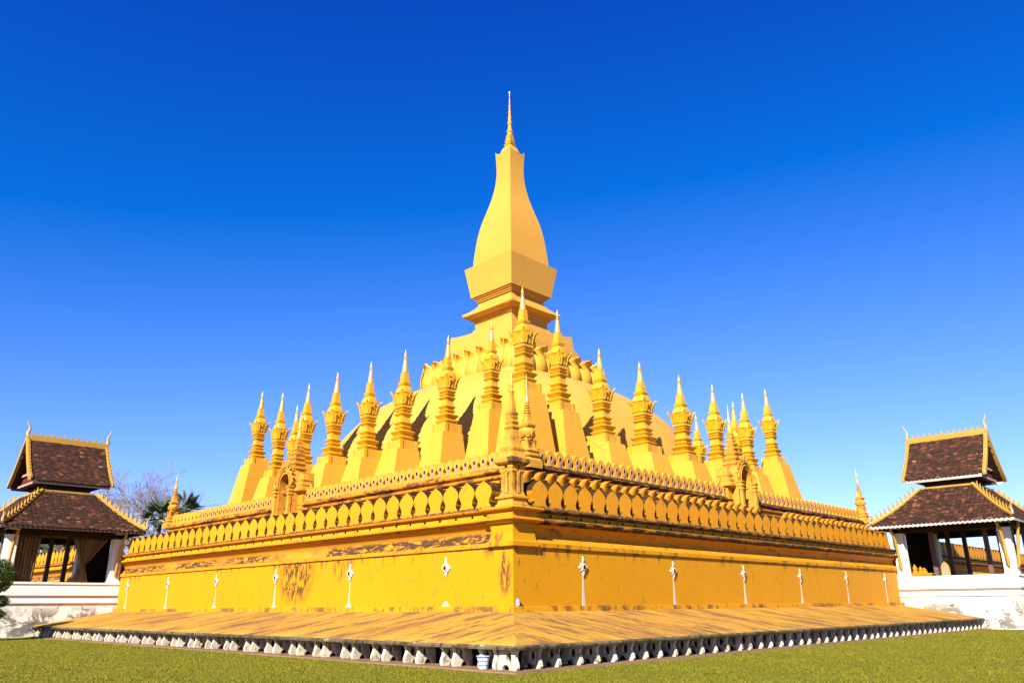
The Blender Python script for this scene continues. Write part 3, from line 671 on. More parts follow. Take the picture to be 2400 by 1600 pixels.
b = MB(); b.lathe([(.27, 5.70), (.265, 5.78), (.22, 6.1), (.16, 6.45), (.125, 6.66), (.15, 6.69), (.185, 6.73), (.15, 6.77), (.10, 6.80), (.10, 6.84), (.13, 6.87), (.10, 6.91), (.12, 6.97), (.105, 7.04), (.05, 7.22), (.004, 7.45)], 14); SM['spire'] = b.mesh('spire', 'gilt', 40)
def pedestal(corner):
    b = MB(); t, bt = .98, 1.95
    if corner: b.rings([[(-2.5, -2.5, 0), (1.3, -2.5, 0), (1.3, 1.3, 0), (-2.5, 1.3, 0)], [(-1.16, -1.16, 1), (.98, -1.16, 1), (.98, .98, 1), (-1.16, .98, 1)]])
    else: b.rings([[(-bt, -2.55, 0), (bt, -2.55, 0), (bt, 1.2, 0), (-bt, 1.2, 0)], [(-t, -1.22, 1), (t, -1.22, 1), (t, .98, 1), (-t, .98, 1)]])
    return b.mesh('pedestal', 'pedestal', 30)
ped_side, ped_corner = pedestal(False), pedestal(True)
ZB = 7.2
def small_stupa(x, y, ztip, zped, width, rz, label, corner=False, group='small golden stupas ringing the dome'):
    t = thing('small_stupa', label, 'stupa', (x, y, ZB), rz, group)
    t.rotation_euler.x = R(rnd.uniform(-.45, .45)); t.rotation_euler.y = R(rnd.uniform(-.45, .45))
    ws = width/2.28; hs_ = (ztip-zped)/7.45; z0 = zped-ZB
    obj('pedestal', ped_corner if corner else ped_side, t, (0, 0, 0), 0, (ws*1.02, ws*1.02, z0))
    for nm in ('block', 'base_moulding', 'wide_moulding', 'lower_ring', 'middle_ring', 'shaft', 'upper_ring', 'top_ring', 'dentil_band', 'crown', 'crown_carving', 'bell', 'lotus_collar', 'bud', 'spire'):
        obj(nm, SM[nm], t, (0, 0, z0), 0, (ws, ws, hs_))
    for q in range(4):
        obj('edge_rib', SM['edge_rib'], t, (0, 0, z0), q*math.pi/2, (ws, ws, hs_))
        a = q*math.pi/2
        o = obj('crown_leaf', cl_corner, t, (0, 0, z0+3.28*hs_), a+math.pi/4, (ws, ws, hs_)); o.location.x = .76*ws*math.sin(a+math.pi/4); o.location.y = -.76*ws*math.cos(a+math.pi/4)
        for off, me_ in ((-.36, cl_small), (0, cl_mid), (.36, cl_small)):
            o = obj('crown_leaf', me_, t, (0, 0, z0+3.30*hs_), a, (ws, ws, hs_))
            lx, ly = off*ws, -.58*ws
            o.location.x = lx*math.cos(a)-ly*math.sin(a); o.location.y = lx*math.sin(a)+ly*math.cos(a)
    return t
ordn = ['first', 'second', 'third', 'fourth', 'fifth', 'sixth', 'seventh', 'eighth']
small_stupa(17.95, 16.5, 21.8, 14.2, 1.95, 0, 'tall golden stupa at the front corner, below the great tower', True)
for i, (v, zt, zp, wd) in enumerate([(19.5, 20.06, 13.5, 1.66), (24.1, 20.11, 12.75, 1.86), (29.1, 20.2, 12.25, 2.04), (33.6, 20.28, 12.2, 1.98), (38.67, 20.45, 12.35, 2.08), (43.25, 20.4, 12.3, 2.0), (47.65, 20.4, 12.35, 1.92)]):
    small_stupa(17.9, v, zt, zp, wd, R(-90), f'golden stupa, {ordn[i]} from the front corner stupa toward the bare trees')
small_stupa(17.9, 51.6, 21.25, 14.0, 1.9, R(-90), 'outermost golden stupa of the row ending nearest the bare trees', True)
for i, (u, zt, zp, wd) in enumerate([(21.36, 21.0, 13.5, 1.86), (26.12, 19.25, 12.0, 2.1), (31.07, 19.25, 11.9, 2.24), (36.52, 19.25, 11.9, 2.24), (41.65, 19.5, 12.1, 2.1), (47.05, 19.7, 12.2, 2.02)]):
    small_stupa(u, 16.6, zt, zp, wd, 0, f'golden stupa, {ordn[i]} from the front corner stupa along the orange shaded wall')
small_stupa(52.14, 16.6, 21.1, 13.7, 1.95, R(90), 'outermost golden stupa of the row along the orange shaded wall', True)
for (x, y, zt, rz, lb) in [(21.9, 51.8, 20.6, R(180), 'golden stupa of the far row peeping out above the deep orange gate opening'), (26.5, 51.8, 20.4, R(180), None),
                           (52.0, 20.33, 20.45, R(90), 'golden stupa of the far row half hidden beside the gate spire'), (52, 24.47, 19.9, R(90), 'golden stupa of the far row showing low between the fourth and fifth front stupas'),
                           (52, 29.32, 19.95, R(90), 'golden stupa of the far row whose tip just clears the dome')]:
    if lb: small_stupa(x, y, zt, 12.3, 2.0, rz, lb)

# ------------------------------------------------------------------ great stupa
GX, GY = 34.75, 34.2
gs = thing('great_stupa', 'towering golden stupa with square bulb and needle spire above a dome', 'stupa', (GX, GY, 7))
def gp(nm, pr, pl, mat, smooth=35, dz=-7):
    b = MB(); b.plan([(q[0], q[1]+dz)+tuple(q[2:]) for q in pr], pl); me_ = b.mesh(nm, mat, smooth); return obj(nm, me_, gs)
gp('dome', [(17.0, 7), (16.6, 10), (15.7, 13), (14.9, 14.8), (14.1, 16.0), (13.0, 17.35), (11.7, 18.5), (10.2, 19.5), (8.8, 20.2), (7.6, 20.7), (6.5, 21.0)], superell(72, 3.0), 'dome', 60)
gp('lotus_seat', [(6.9, 20.2), (6.9, 20.75), (6.5, 20.95), (5.9, 21.2), (5.9, 23.2), (5.2, 23.6), (4.95, 24.0)], [(math.copysign(abs(x)**.9, x), math.copysign(abs(y)**.9, y)) for x, y in superell(72, 8)], 'gold_body', 40)
big = lotus_petal(1.80, 3.0, .60, .12, 16, 9, .40).mesh('lotus_petal', 'lotus', 60)
big2 = lotus_petal(1.35, 3.3, .50, .12, 16, 9, .30).mesh('inner_lotus_petal', 'lotus', 60)
for s_ in range(4):
    a = s_*math.pi/2; n = 8
    for i in range(n):
        x = -5.6+11.2*i/(n-1); ly = -6.05
        o = obj('lotus_petal', big, gs, (x*math.cos(a)-ly*math.sin(a), x*math.sin(a)+ly*math.cos(a), 20.6-7), a)
        if i < n-1:
            x2 = x+.8; ly = -5.8
            obj('inner_lotus_petal', big2, gs, (x2*math.cos(a)-ly*math.sin(a), x2*math.sin(a)+ly*math.cos(a), 20.65-7), a)
    lx = ly = -5.85
    obj('inner_lotus_petal', big2, gs, (lx*math.cos(a)-ly*math.sin(a), lx*math.sin(a)+ly*math.cos(a), 20.65-7), a-math.pi/4)
gp('stepped_seat', [(4.95, 23.6), (4.95, 24.15), (4.62, 24.2), (4.60, 24.95)], SQ, 'gold_body')
gp('flared_plinth', [(4.38, 24.95), (4.34, 25.4), (4.26, 26.1, .15), (4.24, 26.25, .30), (4.05, 26.26, .18), (3.7, 26.30), (3.4, 26.42), (3.1, 26.68), (2.85, 26.95), (2.70, 27.12), (2.70, 27.25)], SQN, 'gold_body', 30)
gp('shaft', [(2.56, 27.25), (2.52, 28.2)], SQ, 'gold_body')
gp('under_moulding', [(2.58, 27.95), (2.68, 28.0), (2.68, 28.15), (2.82, 28.2), (2.82, 28.35)], SQ, 'gold_body')
gp('swept_cornice', [(2.86, 28.35), (3.15, 28.42), (3.38, 28.50, .10), (3.50, 28.62, .18), (3.47, 28.74, .18), (3.25, 28.95, .10), (3.0, 29.2), (2.75, 29.45), (2.55, 29.62), (2.50, 29.75)], SQN, 'gold_body', 50)
gp('neck_steps', [(2.38, 29.75), (2.34, 30.05), (2.26, 30.06), (2.26, 30.22), (2.42, 30.26), (2.42, 30.38), (2.55, 30.42), (2.55, 30.56), (2.72, 30.60), (2.72, 30.74)], SQ, 'gold_body')
gp('bowl_box', [(2.87, 30.74), (3.36, 33.86), (3.28, 33.87), (3.1, 33.88)], SQ, 'gold_body')
gp('bulb', [(2.76, 33.8), (2.74, 34.3), (2.70, 35.0), (2.64, 35.6), (2.56, 36.4), (2.46, 37.3), (2.31, 38.25), (2.12, 39.2), (1.88, 40.1), (1.62, 41.1), (1.40, 42.0), (1.22, 43.0), (1.10, 43.9), (1.04, 44.7), (1.02, 45.2), (1.03, 45.9), (1.06, 46.6), (1.10, 47.15, .2), (1.12, 47.30, .42), (1.06, 47.31, .34), (.97, 47.32, .0)], SQN, 'gold_body', 25)
gp('cap', [(.93, 47.2), (.90, 47.5), (.82, 47.85), (.68, 48.15), (.52, 48.36), (.46, 48.42)], superell(40, 4), 'gold_body', 60)
z = 48.4
for h_, hh in [(.50, .38), (.43, .34), (.36, .34), (.32, .32)]:
    b = MB(); b.plan([(h_*.78, z-7), (h_*.82, z+hh*.3-7), (h_, z+hh*.6-7), (h_, z+hh*.75-7), (h_*.8, z+hh-7)], RED)
    if h_ < .45: collar_leaves(b, h_*.84, z+hh*.45-7, hh*.8, h_*.8, .15, 2)
    obj('spire_tier', b, gs, mats='gilt'); z += hh
prof = []
for r_, q in [(.22, 0), (.26, .12), (.19, .3), (.23, .42), (.28, .55), (.22, .68), (.16, .95), (.12, 1.4), (.19, 1.55), (.21, 1.66), (.14, 1.8), (.11, 2.15), (.15, 2.27), (.16, 2.36), (.10, 2.5), (.085, 2.95), (.12, 3.05), (.12, 3.13), (.07, 3.25), (.055, 3.7), (.09, 3.8), (.09, 3.87), (.05, 3.98), (.04, 4.5), (.06, 4.6), (.06, 4.65), (.03, 4.75), (.025, 5.25), (.025, 5.45)]: prof.append((r_*1.4, z+q*1.02-7))
b = MB(); b.lathe(prof, 14); obj('needle_spire', b, gs, mats='gilt')
b = MB(); zt = prof[-1][1]; b.lathe([(.02, zt), (.085, zt+.06), (.11, zt+.14), (.085, zt+.22), (.02, zt+.28)], 12); obj('finial_ball', b, gs, mats='white_col')

# ------------------------------------------------------------------ pavilions (prayer halls)
tb = MB(); tb.rings([[(-.108, 0, -.012), (.108, 0, -.012), (.108, 0, .012), (-.108, 0, .012)], [(-.108, -.17, .010), (.108, -.17, .010), (.108, -.17, .040), (-.108, -.17, .040)], [(-.075, -.215, .014), (.075, -.215, .014), (.075, -.215, .040), (-.075, -.215, .040)]])
tile_me = tb.mesh('roof_tile', 'tile', 0)
fl_b = MB(); fl_b.prism([(-.07, 0), (.07, 0), (.08, .10), (.05, .18), (.10, .27), (.03, .24), (-.03, .17), (-.07, .08)], -.025, .025); hook_me = fl_b.mesh('flame_ornament', 'gold_wood', 30)
def horn(h):
    b = MB(); pts = [(0, 0, 0), (.05*h, 0, .2*h), (-.02*h, 0, .42*h), (.02*h, 0, .60*h), (.12*h, 0, .75*h), (.14*h, 0, .92*h), (.20*h, 0, 1.0*h)]
    b.tube(pts, [.11*h, .10*h, .075*h, .055*h, .04*h, .03*h, .008*h], 7); return b.mesh('naga_finial', 'horn', 60)
horn_me = horn(1.0)
CX = 34.5
def pavilion(name, loc, rz, vis, label, fascia):
    """local frame: wall plane y=0, outward -y, x along the wall; vis = sign of the x side seen from the lawn"""
    P = thing(name, label, 'pavilion', loc, rz)
    HX, Y0, Y1 = 3.30, .0, -6.0          # body
    yc = (Y0+Y1)/2; hy = (Y0-Y1)/2
    def rect(b, pr):
        b.rings([[(-HX-d, Y1-d, z), (HX+d, Y1-d, z), (HX+d, Y0, z), (-HX-d, Y0, z)] for d, z in pr])
    b = MB(); rect(b, [(.10, 0), (.09, .5), (.07, .85), (.06, .9)]); obj('podium_foot', b, P, mats='white')
    b = MB(); rect(b, [(.05, .9), (.045, 1.3), (.04, 1.62), (.12, 1.66), (.12, 1.72), (.02, 1.78), (.0, 1.9)]); obj('podium_slope', b, P, mats='white')
    b = MB(); rect(b, [(.0, 1.9), (.0, 2.05)]); obj('podium_floor', b, P, mats='floor')
    t = .22
    for nm, a in (('parapet', (-HX, -HX+t, Y1, Y0)), ('parapet', (HX-t, HX, Y1, Y0)), ('parapet', (-HX+t, -1.2, Y1, Y1+t)), ('parapet', (1.2, HX-t, Y1, Y1+t))):
        b = MB(); b.box(a[0], a[1], a[2], a[3], 2.05, 2.62); b.box(a[0]-.05, a[1]+.05, a[2]-.05, a[3]+(.05 if a[3] < 0 else -.01), 2.62, 2.72); obj(nm, b, P, mats='white_col')
    for x, y in [(-HX+.31, Y0-.33), (HX-.31, Y0-.33), (-HX+.31, Y1+.31), (HX-.31, Y1+.31)]:
        b = MB(); b.plan([(.315, 2.05), (.315, 2.80), (.285, 2.84), (.275, 5.30), (.32, 5.36), (.32, 5.5)], redent(.9, .96), (x, y)); obj('column', b, P, mats='white_col')
    for x, y in [(-HX+1.9, Y1+.35), (HX-1.9, Y1+.35), (-1.5, Y0-1.6), (1.5, Y0-1.6), (-1.5, Y1+1.6), (1.5, Y1+1.6), (vis*-(HX-.25), Y0-2.1), (vis*-(HX-.25), Y1+2.0)]:
        b = MB(); b.plan([(.11, 2.05), (.11, 5.5)], SQ, (x, y)); obj('post', b, P, mats='post')
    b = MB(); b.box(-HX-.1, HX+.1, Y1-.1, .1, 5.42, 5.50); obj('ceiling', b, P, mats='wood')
    for x in (-HX+.12, HX-.12):
        b = MB(); b.box(x-.12, x+.12, Y1, Y0, 5.10, 5.42); obj('tie_beam', b, P, mats='wood')
    for y in (Y1+.12, Y0-.3):
        b = MB(); b.box(-HX, HX, y-.12, y+.12, 5.14, 5.415); obj('tie_beam', b, P, mats='wood')
    b = MB(); b.prism([(-1.9, 2.05), (-1.9, 5.3), (1.9, 5.3), (1.9, 2.05)], -.42, -.34); obj('doorway_shade', b, P, mats='dark')  # near-black sheet; the shaded interior is painted as its colour
    # ---- roofs
    EX, EY0, EY1, EZ = 4.40, .62, -6.55, 5.48
    TX, TY0, TY1, TZ = 2.0, -1.65, -4.42, 7.62
    def low_pt(side, s, t, lift=0):
        """s in 0..1 across, t in 0..1 up the slope"""
        z = EZ+(TZ-EZ)*(t*.80+.20*t*t)+lift
        hx = EX+(TX-EX)*t; y0 = EY0+(TY0-EY0)*t; y1 = EY1+(TY1-EY1)*t
        if side == 'x+': return Vector((hx, y1+(y0-y1)*s, z))
        if side == 'x-': return Vector((-hx, y0+(y1-y0)*s, z))
        if side == 'y-': return Vector((-hx+2*hx*s, y1, z))
        return Vector((hx-2*hx*s, y0, z))
    lowr = bpy.data.objects.new('lower_roof', None); C.objects.link(lowr); lowr.parent = P
    b = MB()
    for sd in ('x+', 'x-', 'y-', 'y+'):
        rs = [[low_pt(sd, s, t_/6, -.03) for s in (0, .25, .5, .75, 1)] for t_ in range(7)]; b.rings(rs, closed=False)
    obj('roof_deck', b, lowr, mats='wood')
    def lay(pt, sd, rows, width, parent, single, mb):
        nsing = [0]
        for r_ in range(rows):
            t = (r_+1)/rows*.985
            a, c_ = pt(sd, 0, t), pt(sd, 1, t); L = (c_-a).length
            nn = max(1, int(L/width))
            off = (L-nn*width)/2+(width/2 if r_ % 2 else 0)
            for j in range(nn+1):
                s = (off+width*(j+.0))/L
                if s < .012 or s > .988: continue
                p = pt(sd, s, t); q = pt(sd, s, max(0, t-.06)); al = (c_-a).normalized()
                dn = (q-p).normalized(); nr = al.cross(-dn).normalized()
                if nr.z < 0: nr = -nr
                ax = (-dn).cross(nr).normalized()
                jit = Matrix.Rotation(rnd.uniform(-.035, .035), 3, 'Z')
                m3 = Matrix((ax, -dn, nr)).transposed() @ jit
                m4 = m3.to_4x4(); m4.translation = p+nr*(.012+rnd.uniform(0, .014))
                nsing[0] += 1
                if single and nsing[0] <= 300:
                    o = obj('roof_tile', tile_me, parent); o.matrix_local = m4
                else:
                    mb.add([m4 @ Vector(v_.co) for v_ in tile_me.vertices], [tuple(f_.vertices) for f_ in tile_me.polygons])
    vs_ = 'x+' if vis > 0 else 'x-'
    mb = MB(); lay(low_pt, vs_, 20, .225, lowr, True, mb)
    for sd in ('x+', 'x-', 'y-', 'y+'):
        if sd != vs_: lay(low_pt, sd, 20, .225, lowr, False, mb)
    o = obj('far_slope_tiles', mb, lowr, mats='tile'); o['kind'] = 'stuff'
    # hips with bands, hooks and horns
    for sx in (-1, 1):
        for (ye, yt) in ((EY0, TY0), (EY1, TY1)):
            pts = []
            for i in range(9):
                t = i/8; q = low_pt('x+', 0, t); pts.append(Vector((sx*(EX+(TX-EX)*t), ye+(yt-ye)*t, q.z+.05+(.10*(1-t)**4))))
            b = MB(); b.tube(pts, .10, 6); obj('hip_band', b, lowr, mats='gold_wood')
            for i in range(11):
                t = .06+.9*i/11; k_ = t*8; i0 = int(k_); p = pts[i0].lerp(pts[min(8, i0+1)], k_-i0)
                o = obj('flame_ornament', hook_me, lowr, p+Vector((0, 0, .07)), math.atan2(ye-yt, sx*(EX-TX)), 1.15)
            obj('naga_finial', horn_me, lowr, pts[0]+Vector((0, 0, .02)), math.atan2(ye-yt, sx*(EX-TX)), .75)
    # fascia
    f_m = 'fascia_white' if fascia == 'white' else 'fascia_brown'
    for sx in (-1, 1):
        b = MB(); n = 60; top = [(EY1+(EY0-EY1)*i/n, EZ+.0) for i in range(n+1)]; low_ = [(EY1+(EY0-EY1)*i/n, EZ-.13-(.05 if i % 2 and fascia == 'white' else 0)) for i in range(n+1)]
        b.prism(top+list(reversed(low_)), 0, .05, fr=lambda a, z, y: (sx*(EX+.02-y), a, z)); obj('fascia', b, lowr, mats=f_m)
    for ye, sy in ((EY0, 1), (EY1, -1)):
        b = MB(); b.box(-EX, EX, ye-.03, ye+.03, EZ-.15, EZ); obj('fascia', b, lowr, mats=f_m)
    b = MB(); b.rings([[(-EX+.06, EY1+.06, EZ-.06), (EX-.06, EY1+.06, EZ-.06), (EX-.06, EY0-.06, EZ-.06), (-EX+.06, EY0-.06, EZ-.06)], [(-HX, Y1, 5.62), (HX, Y1, 5.62), (HX, Y0, 5.62), (-HX, Y0, 5.62)]], False, False); obj('soffit', b, lowr, mats='wood')
    # lantern wall between the roofs
    b = MB(); b.box(-TX+.28, TX-.28, TY1+.28, TY0-.28, TZ-.4, 8.6); obj('clerestory', b, P, mats='wood')
    b = MB()
    b.box(-TX-.06, TX+.06, TY1-.06, TY0+.06, TZ-.06, TZ+.07); obj('ridge_kerb', b, lowr, mats='gold_wood')
    # upper gabled roof, ridge along y
    UXE, UZE, UZR, UY0, UY1 = 2.15, 8.18, 10.78, -.92, -5.05
    def up_pt(side, s, t, lift=0):
        sx = 1 if side == 'x+' else -1
        x = UXE*(1-t); z = UZE+(UZR-UZE)*(t*.72+.28*t*t)+lift
        fl_ = .0
        y0, y1 = UY0+.0+.12*t, UY1-.12*t
        return Vector((sx*x, (y1+(y0-y1)*s) if sx > 0 else (y0+(y1-y0)*s), z))
    upr = bpy.data.objects.new('upper_roof', None); C.objects.link(upr); upr.parent = P
    b = MB()
    for sd in ('x+', 'x-'):
        rs = [[up_pt(sd, s, t_/8, -.03) for s in (0, .5, 1)] for t_ in range(9)]; b.rings(rs, closed=False)
        rs = [[up_pt(sd, s, t_/8, -.10) for s in (0, .5, 1)] for t_ in range(9)]; b.rings(rs, closed=False)
    obj('roof_deck', b, upr, mats='wood')
    mb = MB()
    for sd in ('x+', 'x-'): lay(up_pt, sd, 23, .225, upr, False, mb)
    o = obj('upper_slope_tiles', mb, upr, mats='tile'); o['kind'] = 'stuff'
    b = MB(); b.box(-.12, .12, UY1-.15, UY0+.15, UZR-.12, UZR+.20); obj('ridge_band', b, upr, mats='gold_wood')
    for i in range(12):
        y = UY1+.25+(UY0-UY1-.5)*i/11
        obj('flame_ornament', hook_me, upr, (0, y, UZR+.19), R(90) if y > (UY0+UY1)/2 else R(-90), .95)
    for y, sg in ((UY0+.1, 1), (UY1-.1, -1)):
        obj('naga_finial', horn_me, upr, (0, y, UZR+.12), R(90)*sg, .98)
        for sx in (-1, 1):
            # bargeboard following the curve
            pts = [up_pt('x+', 0, t_/10) for t_ in range(11)]
            yy = y
            b = MB(); rs = []
            for q in pts:
                rs.append([(sx*q.x, yy-.09, q.z-.10), (sx*q.x, yy+.09, q.z-.10), (sx*q.x+sx*.03, yy+.09, q.z+.15), (sx*q.x+sx*.03, yy-.09, q.z+.15)])
            b.rings(rs); obj('bargeboard', b, upr, mats='gold_wood')
            for i in range(1, 12):
                t_ = i/12*10; i0 = int(t_); q = pts[i0].lerp(pts[min(10, i0+1)], t_-i0)
                o = obj('flame_ornament', hook_me, upr, (sx*q.x, yy, q.z+.13), 0, (.6*sx, .9, .6))
            o = obj('naga_finial', horn_me, upr, (sx*UXE, yy, UZE-.02), 0 if sx > 0 else math.pi, .42)
        # gable boards and beams
        b = MB(); yg = y-sg*.55
        prof_ = [(sx_*up_pt('x+', 0, t_/8).x*.96, up_pt('x+', 0, t_/8).z-.16) for sx_, rng in ((1, range(0, 9)), (-1, range(7, -1, -1))) for t_ in rng]
        b.prism(prof_, yg-.03, yg+.03); obj('gable', b, upr, mats='gable')
        for zb_ in (8.15, 8.75, 9.4):
            t_ = 1-min(1, max(0, (zb_-UZE)/(UZR-UZE))); hw = UXE*t_*.92
            b = MB(); b.box(-hw, hw, yg+sg*.04-.06, yg+sg*.16+.02, zb_-.06, zb_+.06); obj('gable_beam', b, upr, mats='beam')
    for sx in (-1, 1):
        b = MB(); b.box(sx*UXE-.04, sx*UXE+.04, UY1+.05, UY0-.05, UZE-.20, UZE-.03); obj('fascia', b, upr, mats=f_m)
    # carved eave struts leaning out from the columns
    for sx in (-1, 1):
        for y in (Y0-.33, Y1+.31):
            b = MB(); pts = [(sx*(HX+.02), y, 3.05), (sx*(HX+.10), y, 3.25), (sx*(HX+.16), y, 3.8), (sx*(HX+.30), y, 4.5), (sx*(HX+.55), y, 5.0), (sx*(HX+.95), y, 5.36)]
            b.tube(pts, [.05, .10, .075, .085, .08, .06], 6); obj('eave_strut', b, P, mats='gold_wood')
    for x in (-HX+.31, HX-.31):
        b = MB(); y = Y1; pts = [(x, y-.02, 3.05), (x, y-.10, 3.25), (x, y-.16, 3.8), (x, y-.28, 4.5), (x, y-.35, 5.0), (x, y-.45, 5.36)]
        b.tube(pts, [.05, .10, .075, .085, .08, .06], 6); obj('eave_strut', b, P, mats='gold_wood')
    return P
pavilion('prayer_pavilion', (0, CX, 0), R(-90), 1, 'tile-roofed open pavilion with tied curtains and brown eaves, near the bare trees', 'brown')
pavilion('prayer_pavilion', (CX, 0, 0), 0, -1, 'tile-roofed open pavilion with scalloped white eaves and bright white podium', 'white')

# curtains
def curtain(x, y, label, tied):
    b = MB(); n = 26; rs = []
    for i in range(14):
        t = i/13; z = 5.1-2.35*t
        if tied: wid = .85*(1-t/.62)+.10 if t < .62 else .10+.35*((t-.62)/.38)
        else: wid = .62-.10*t
        cx_ = (-.35*t if t < .62 else -.217-.2*(t-.62)) if tied else 0
        rs.append([(cx_+(-1+2*j/n)*wid, .05*math.sin(j*1.7+t*1.1)*(.4+wid)+.02*math.sin(j*4.1), z) for j in range(n+1)])
    b.rings(rs, closed=False)
    o = obj('curtain', b, None, (x, y, 0), R(0), mats='curtain')
    md = o.modifiers.new('thickness', 'SOLIDIFY'); md.thickness = .015
    return tag(o, label, 'curtain', 'curtains hung in the open pavilion')
curtain(-1.75, 31.6, 'beige curtain knotted near its foot, hanging in the pavilion near the bare trees', True)
curtain(-4.85, 31.7, 'beige curtain hanging straight beside the outer column near the clipped shrub', False)
# altar pieces
al = thing('offering_altar', 'orange-clothed offering table inside the white-podium pavilion', 'altar', (32.0, -1.15, 2.05))
b = MB(); b.box(-.35, .35, -.55, .55, 0, .78); obj('cloth', b, al, mats='orange_cloth')
b = MB(); b.box(-.40, .40, -.60, .60, .782, .84); obj('table_top', b, al, mats='gold_wood')
for k_, (dx, dy, h_) in enumerate([(-.1, .35, .5), (.05, .1, .38), (-.15, -.15, .30)]):
    b = MB(); b.lathe([(.16, .842), (.18, .90), (.10, .98), (.13, .95+h_*.4), (.05, .85+h_*.8), (.01, .85+h_)], 10, (dx, dy)); obj('offering_cone', b, al, mats='orange_cloth')
b = MB(); o_ = [(-.22, 0), (.22, 0), (.22, .42), (.14, .62), (0, .75), (-.14, .62), (-.22, .42)]; i_ = [(x*.68, .06+z*.80) for x, z in o_]
b.prism(o_, -.03, .03, [i_]); fp = thing('framed_shrine', 'small pointed framed shrine picture standing on the white parapet', 'shrine', (31.35, -2.55, 2.72), R(-90))
obj('frame', b, fp, mats='gold_wood'); b = MB(); b.prism(i_, -.005, .025); obj('picture', b, fp, mats='niche')

# ------------------------------------------------------------------ pots
b = MB(); b.lathe([(.10, 0), (.105, .01), (.15, .24), (.165, .25), (.165, .28), (.145, .28), (.13, .20), (.02, .19)], 20)
o = obj('flower_pot', b, None, (-4.0, -2.98, .036), mats='glaze'); tag(o, 'blue and white glazed pot standing among the brackets near the corner', 'pot')
b = MB(); b.lathe([(.05, 0), (.062, .02), (.058, .10), (.05, .16), (.062, .20), (.066, .215), (.05, .215), (.045, .17), (.01, .16)], 18)
o = obj('small_vase', b, None, (.10, -.085, 1.348), mats='glaze'); tag(o, 'small blue and white vase on the ledge at the wall corner', 'vase')

# ------------------------------------------------------------------ trees
def bare_tree(x, y, h, seed, label, lean=(0, 0)):
    rg = random.Random(seed); t = thing('bare_tree', label, 'tree', (x, y, 0), 0, 'leafless trees behind the terrace')
    tr = MB(); tw = MB()
    def grow(p, d, L, r_, lvl):
        pts = [p]; q = p.copy(); dd = d.copy(); n = 4 if lvl < 3 else 3
        for i in range(n):
            dd = (dd+Vector((rg.uniform(-1, 1), rg.uniform(-1, 1), rg.uniform(-.5, .8)))*.20).normalized()
            q = q+dd*L/n; pts.append(q.copy())
        r1 = max(r_*.66, .016)
        (tr if lvl < 2 else tw).tube(pts, [r_+(r1-r_)*i/n for i in range(n+1)], 6 if lvl < 2 else 3, cap=False)
        if lvl >= 7: return
        kids = rg.randint(2, 3) if lvl < 4 else 3
        for c in range(kids):
            a = rg.uniform(0, 2*math.pi); sp = rg.uniform(.35, .85)
            o1 = dd.orthogonal().normalized(); o2 = dd.cross(o1)
            nd = (dd*math.cos(sp)+(o1*math.cos(a)+o2*math.sin(a))*math.sin(sp)+Vector((0, 0, .10))).normalized()
            st = pts[-1] if c == 0 or lvl < 1 else pts[rg.randint(1, n)]
            grow(st.copy(), nd, L*rg.uniform(.66, .90), r1*rg.uniform(.75, .95), lvl+1)
    grow(Vector((0, 0, 0)), Vector((lean[0], lean[1], 1)).normalized(), h*.25, h*.022, 0)
    obj('trunk', tr, t, mats='bark'); obj('crown', tw, t, mats='bark'); return t
def along(px, D):
    """ground point seen in picture column px (of 2400) at distance D"""
    a = YAW-math.atan((px-1200)/(F_PX*math.cos(PITCH)+0.0)*1.0*1/(1.0+.0)); 
    a = YAW-math.atan((px-1200)/(F_PX*math.cos(PITCH)+ (1290-800)*math.sin(PITCH)))
    return CAM.x+D*math.cos(a), CAM.y+D*math.sin(a)
x, y = along(318, 108); bare_tree(x, y, 20, 17, 'tall leafless tree between the pavilion roof and the terrace turret', (.05, -.05))
x, y = along(352, 112); bare_tree(x, y, 21, 11, 'leafless tree rising just behind the fan palm', (.12, -.12))
x, y = along(425, 118); bare_tree(x, y, 17, 5, 'low leafless tree whose twigs show on the far side of the terrace turret', (.15, -.1))
x, y = along(130, 112); bare_tree(x, y, 14, 21, 'leafless tree glimpsed through the curtained pavilion', (.0, 0))
def fan_palm(x, y, h, seed, label):
    rg = random.Random(seed); t = thing('fan_palm', label, 'palm', (x, y, 0))
    b = MB(); b.tube([(0, 0, 0), (.1, 0, h*.3), (.05, .1, h*.65), (0, 0, h)], [.28, .2, .18, .2], 10); obj('trunk', b, t, mats='palm_trunk')
    for i in range(26):
        a = i*2.399+rg.uniform(-.2, .2); el = R(rg.uniform(-45, 75)); L = rg.uniform(.9, 1.3); b = MB()
        d = Vector((math.cos(a)*math.cos(el), math.sin(a)*math.cos(el), math.sin(el))); p1 = d*L
        b.tube([(0, 0, 0), tuple(d*L*.5), tuple(p1)], [.035, .025, .02], 4)
        sd = d.cross(Vector((0, 0, 1))).normalized(); nn = 20; RR = rg.uniform(1.1, 1.45)
        for j in range(nn):
            an = -1.9+3.8*j/(nn-1); ld = (d*math.cos(an)+sd*math.sin(an)).normalized(); up_ = sd.cross(d)
            e = p1+ld*RR*(.75+.25*math.cos(an))-Vector((0, 0, .18*abs(an)))+up_*.1
            wv = ld.cross(up_).normalized()*.07; md = p1.lerp(e, .5)+up_*.06
            b.add([p1, md+wv, e, md-wv], [(0, 1, 2), (0, 2, 3)])
        obj('frond', b, t, (0, 0, h), mats='palm_leaf')
    return t
x, y = along(362, 100); fan_palm(x, y, 11.6, 2, 'green fan palm beside the terrace turret in front of leafless trees')
x, y = along(418, 103); fan_palm(x, y, 12.8, 9, 'fan palm mostly hidden behind the terrace turret')
